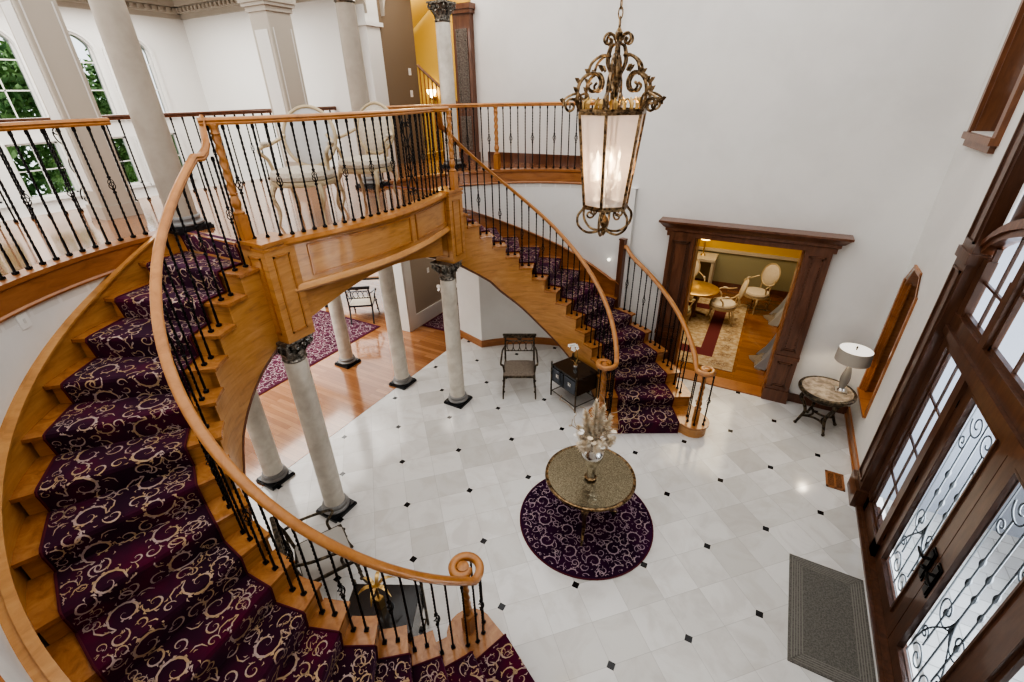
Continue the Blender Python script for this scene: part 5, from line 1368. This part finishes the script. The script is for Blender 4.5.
# parlour
mb = MB(); mb.box(-.7, 1.55, 5.80, 9.2, .002, .012); mb.box(-.3, 1.15, 6.2, 8.8, .012, .014, 1); mb.box(-.05, .9, 6.5, 8.5, .014, .015, 0)
rb = []
for i in range(9): rb += motif(1.35, 6.0 + i * .37, .13, i % 2, i)
for i in range(5): rb += motif(-.4 + i * .4, 6.0, .13, i % 2, i)
lay(mb, rb, lambda u, v: (u, v, .0165), 2)
tag(mb.build('parlor_rug', ['parlor_rug', 'parlor_rug_red', 'walnut'], recalc=False), 'tan and red bordered rug on the parlour floor', 'rug')
t = thing('tea_table', 'round golden pedestal table in the parlour', 'table', (.48, 7.95, .017))
mb = MB(); mb.lathe([(.44, .68), (.46, .69), (.46, .71), (.44, .72), (0.001, .722)], (.48, 7.95, 0), 40); mb.build('top', 'gold', t)
mb = MB(); mb.lathe([(.10, .03), (.05, .10), (.035, .3), (.05, .45), (.03, .55), (.08, .68)], (.48, 7.95, 0), 16)
for j in range(3): a = j * 2.09 + .5; mb.tube([(.48 + .05 * cos(a), 7.95 + .05 * sin(a), .12), (.48 + .22 * cos(a), 7.95 + .22 * sin(a), .06), (.48 + .3 * cos(a), 7.95 + .3 * sin(a), .03)], [.03, .022, .018], 8)
mb.build('pedestal', 'walnut', t)
oval_chair('cream oval-back armchair standing apart at the right of the parlour', (1.66, 9.0, 0), radians(-38), group='parlour chairs')
oval_chair('cream armchair turned away at the front of the golden table', (1.06, 7.95, .017), radians(-80), bw=.20, bh=.22, group='parlour chairs')
oval_chair('cream oval-back chair at the near left side of the golden table', (.22, 7.28, .017), radians(-190), fab='sage', group='parlour chairs')
oval_chair('cream oval-back chair behind the golden table', (.22, 8.62, .017), radians(15), group='parlour chairs')
t = thing('writing_desk', 'pale writing desk against the parlour back wall', 'desk', (.05, 9.75, 0))
mb = MB(); mb.box(-.75, .62, 9.45, 10.08, .84, .90); mb.build('top', 'cream', t)
for x, y in ((-.7, 9.5), (.57, 9.5), (-.7, 10.03), (.57, 10.03)): mb = MB(); mb.box(x - .03, x + .03, y - .03, y + .03, 0, .84); mb.build('leg', 'cream', t)
t = thing('buffet_lamp', 'slim lamp glowing on the parlour desk', 'lamp', (.28, 9.8, .9))
mb = MB(); mb.lathe([(.06, 0), (.05, .02), (.015, .05), (.02, .2), (.012, .42)], (.28, 9.8, .9), 14); mb.build('body', 'gold', t)
mb = MB(); mb.lathe([(.11, .40), (.07, .60)], (.28, 9.8, .9), 20); mb.build('lamp_shade', mat('warm_shade', (.9, .7, .35), .6, emit=(1, .72, .25, 3.)), t)
def curtain(label, x, y0, y1, ztop, spread):
    t = thing('curtain', label, 'curtain', (x, (y0 + y1) / 2, 0), 0, 'parlour curtains'); mb = MB(); n, m_ = 44, 12; vs = []
    for j in range(m_ + 1):
        f = j / m_; z = ztop * (1 - f) + .01; sp = 1 + spread * f ** 4
        for i in range(n + 1):
            s_ = i / n; y = (y0 + y1) / 2 + (s_ - .5) * (y1 - y0) * sp; xx = x + .035 * sin(s_ * 44) * (1 + f) - (.22 * f ** 6) * (1 + .5 * sin(s_ * 17)); vs.append((xx, y, z))
    mb.add(vs, [(j * (n + 1) + i, j * (n + 1) + i + 1, (j + 1) * (n + 1) + i + 1, (j + 1) * (n + 1) + i) for j in range(m_) for i in range(n)], 0, True); mb.build('drape', 'curtain', t, recalc=False)
    # puddled hem
    mb = MB(); n = 26; c = (x - .18, (y0 + y1) / 2); vs = [(c[0], c[1], .07)]
    for r_, z in ((.13, .09), (.22, .055), (.29, .012)):
        for k in range(n): a = 2 * pi * k / n; rr = r_ * (1 + .18 * sin(5 * a + r_ * 20)); vs.append((c[0] + rr * cos(a), c[1] + rr * sin(a) * 1.25, z + .015 * sin(7 * a)))
    mb.add(vs, [(0, 1 + k, 1 + (k + 1) % n) for k in range(n)] + [(1 + r_ * n + k, 1 + r_ * n + (k + 1) % n, 1 + (r_ + 1) * n + (k + 1) % n, 1 + (r_ + 1) * n + k) for r_ in range(2) for k in range(n)], 0, True); mb.build('puddled_hem', 'grey_fabric', t, recalc=False)
curtain('grey curtain pooling on the floor at the far right of the parlour', 2.42, 8.3, 8.9, 2.7, .35)
curtain('grey curtain pooling on the floor just inside the doorway', 2.28, 6.2, 6.75, 2.7, .4)

# landing chairs
oval_chair('pale chair with a large round cane back on the landing behind the balcony', (-2.76, .92, H), radians(28), fab='linen', frame='cream_frame', back='sheer', s=1.1, bw=.25, bh=.26, zc=.72, group='landing chairs')
oval_chair('beige upholstered chair on the landing beside the far stair head', (-2.82, 1.86, H), radians(15), fab='linen', s=1.1, zc=.74, group='landing chairs')

# switches
def plate(label, x, y, z, ang, w=.035, hh=.057):
    t = thing('switch_plate', label, 'switch', (x, y, z), 0, 'white switch plates'); mb = MB(); mb.obox((x, y), w, .004, z - hh, z + hh, ang); mb.build('plate', 'plate', t)
    mb = MB(); mb.obox((x, y), .008, .009, z - .018, z + .018, ang); mb.build('toggle', 'white', t)
a = radians(-145); plate('white switch plate on the curved wall beside the near stairs', -1.2 + 2.496 * cos(a), 2.496 * sin(a), 3.13, a + pi / 2, .045)
plate('upper white switch plate on the dark brown landing wall', -4.925, 5.39, 4.97, pi / 2); plate('lower white switch plate on the dark brown landing wall', -4.925, 5.38, 4.61, pi / 2)
plate('white switch plate on the tan lower hall wall', -4.845, 5.2, 1.16, pi / 2)
a = radians(80); t = thing('step_light', 'small round light set in the curved wall above the far stairs', 'light', (-1.2 + 2.45 * cos(a), YM + 2.45 * sin(a), 1.98))
mb = MB(); c = (-1.2 + 2.44 * cos(a), YM + 2.44 * sin(a), 1.98); mb.ico(c, .03, 0, 2); mb.build('lens', mat('step_glow', (1, 1, .9), .5, emit=(1, .95, .8, 1.2)), t)

# ------------------------------------------------------------------ light
w = bpy.data.worlds.new('w'); SC.world = w; w.use_nodes = True
bg = w.node_tree.nodes['Background']; bg.inputs[0].default_value = (1., .985, .96, 1); bg.inputs[1].default_value = 1.15
def area(name, loc, rot, sx, sy, power, col=(1, 1, 1)):
    l = bpy.data.lights.new(name, 'AREA'); l.shape = 'RECTANGLE'; l.size = sx; l.size_y = sy; l.energy = power; l.color = col
    o = bpy.data.objects.new(name, l); COL.objects.link(o); o.location = loc; o.rotation_euler = rot; return o
def point(name, loc, power, col=(1, .8, .55), r=.08):
    l = bpy.data.lights.new(name, 'POINT'); l.energy = power; l.color = col; l.shadow_soft_size = r
    o = bpy.data.objects.new(name, l); COL.objects.link(o); o.location = loc; return o
area('door_daylight', (4.6, 1.42, 2.2), (0, radians(90), 0), 3.2, 3.6, 130, (.9, .95, 1.))
area('great_room_daylight', (-7.6, .5, 6.0), (0, 0, 0), 3.2, 6.0, 190, (1, .99, .96))
area('hall_light', (-6.5, 2.2, 3.05), (0, 0, 0), 2.4, 4, 90, (1, .97, .92))
area('hall_light_near', (-4.6, 6.2, 3.05), (0, 0, 0), .8, 2.5, 20, (1, .93, .85))
area('parlor_light', (.8, 7.8, 2.95), (0, 0, 0), 2., 3., 55, (1, .84, .58))
point('lantern_light', (LX, LY, 4.05), 5, (1, .78, .52), .1)
point('lamp_light', (BX, BY, 1.28), 4, (1, .85, .65), .05)
point('attic_light', (-5.4, 6.6, 6.3), 40, (1, .85, .5), .2)
point('landing_light', (-4.2, 4.6, 6.6), 25, (1, .9, .78), .3)
# ------------------------------------------------------------------ camera
f_px = 457.96; cam = bpy.data.cameras.new('cam'); cam.sensor_width = 36; cam.lens = f_px / 1024 * 36; cam.clip_start = .02
co = bpy.data.objects.new('camera', cam); COL.objects.link(co)
r_ = (.87635548, .48139563, -.01610336); d_ = (.21643003, -.42342663, -.87969764); w_ = (-.43030119, .7674426, -.47526072)
mt = Matrix(((r_[0], -d_[0], -w_[0], 1.50861), (r_[1], -d_[1], -w_[1], -2.37553), (r_[2], -d_[2], -w_[2], 4.58065), (0, 0, 0, 1)))
co.matrix_world = mt; SC.camera = co
SC.view_settings.view_transform = 'AgX'
try: SC.view_settings.look = 'AgX - High Contrast'
except Exception: pass
SC.view_settings.exposure = .56
SC.cycles.max_bounces = 7; SC.cycles.transmission_bounces = 6; SC.cycles.transparent_max_bounces = 12
SC.cycles.use_denoising = True; SC.cycles.sample_clamp_indirect = 6.
SC.cycles.caustics_reflective = False; SC.cycles.caustics_refractive = False
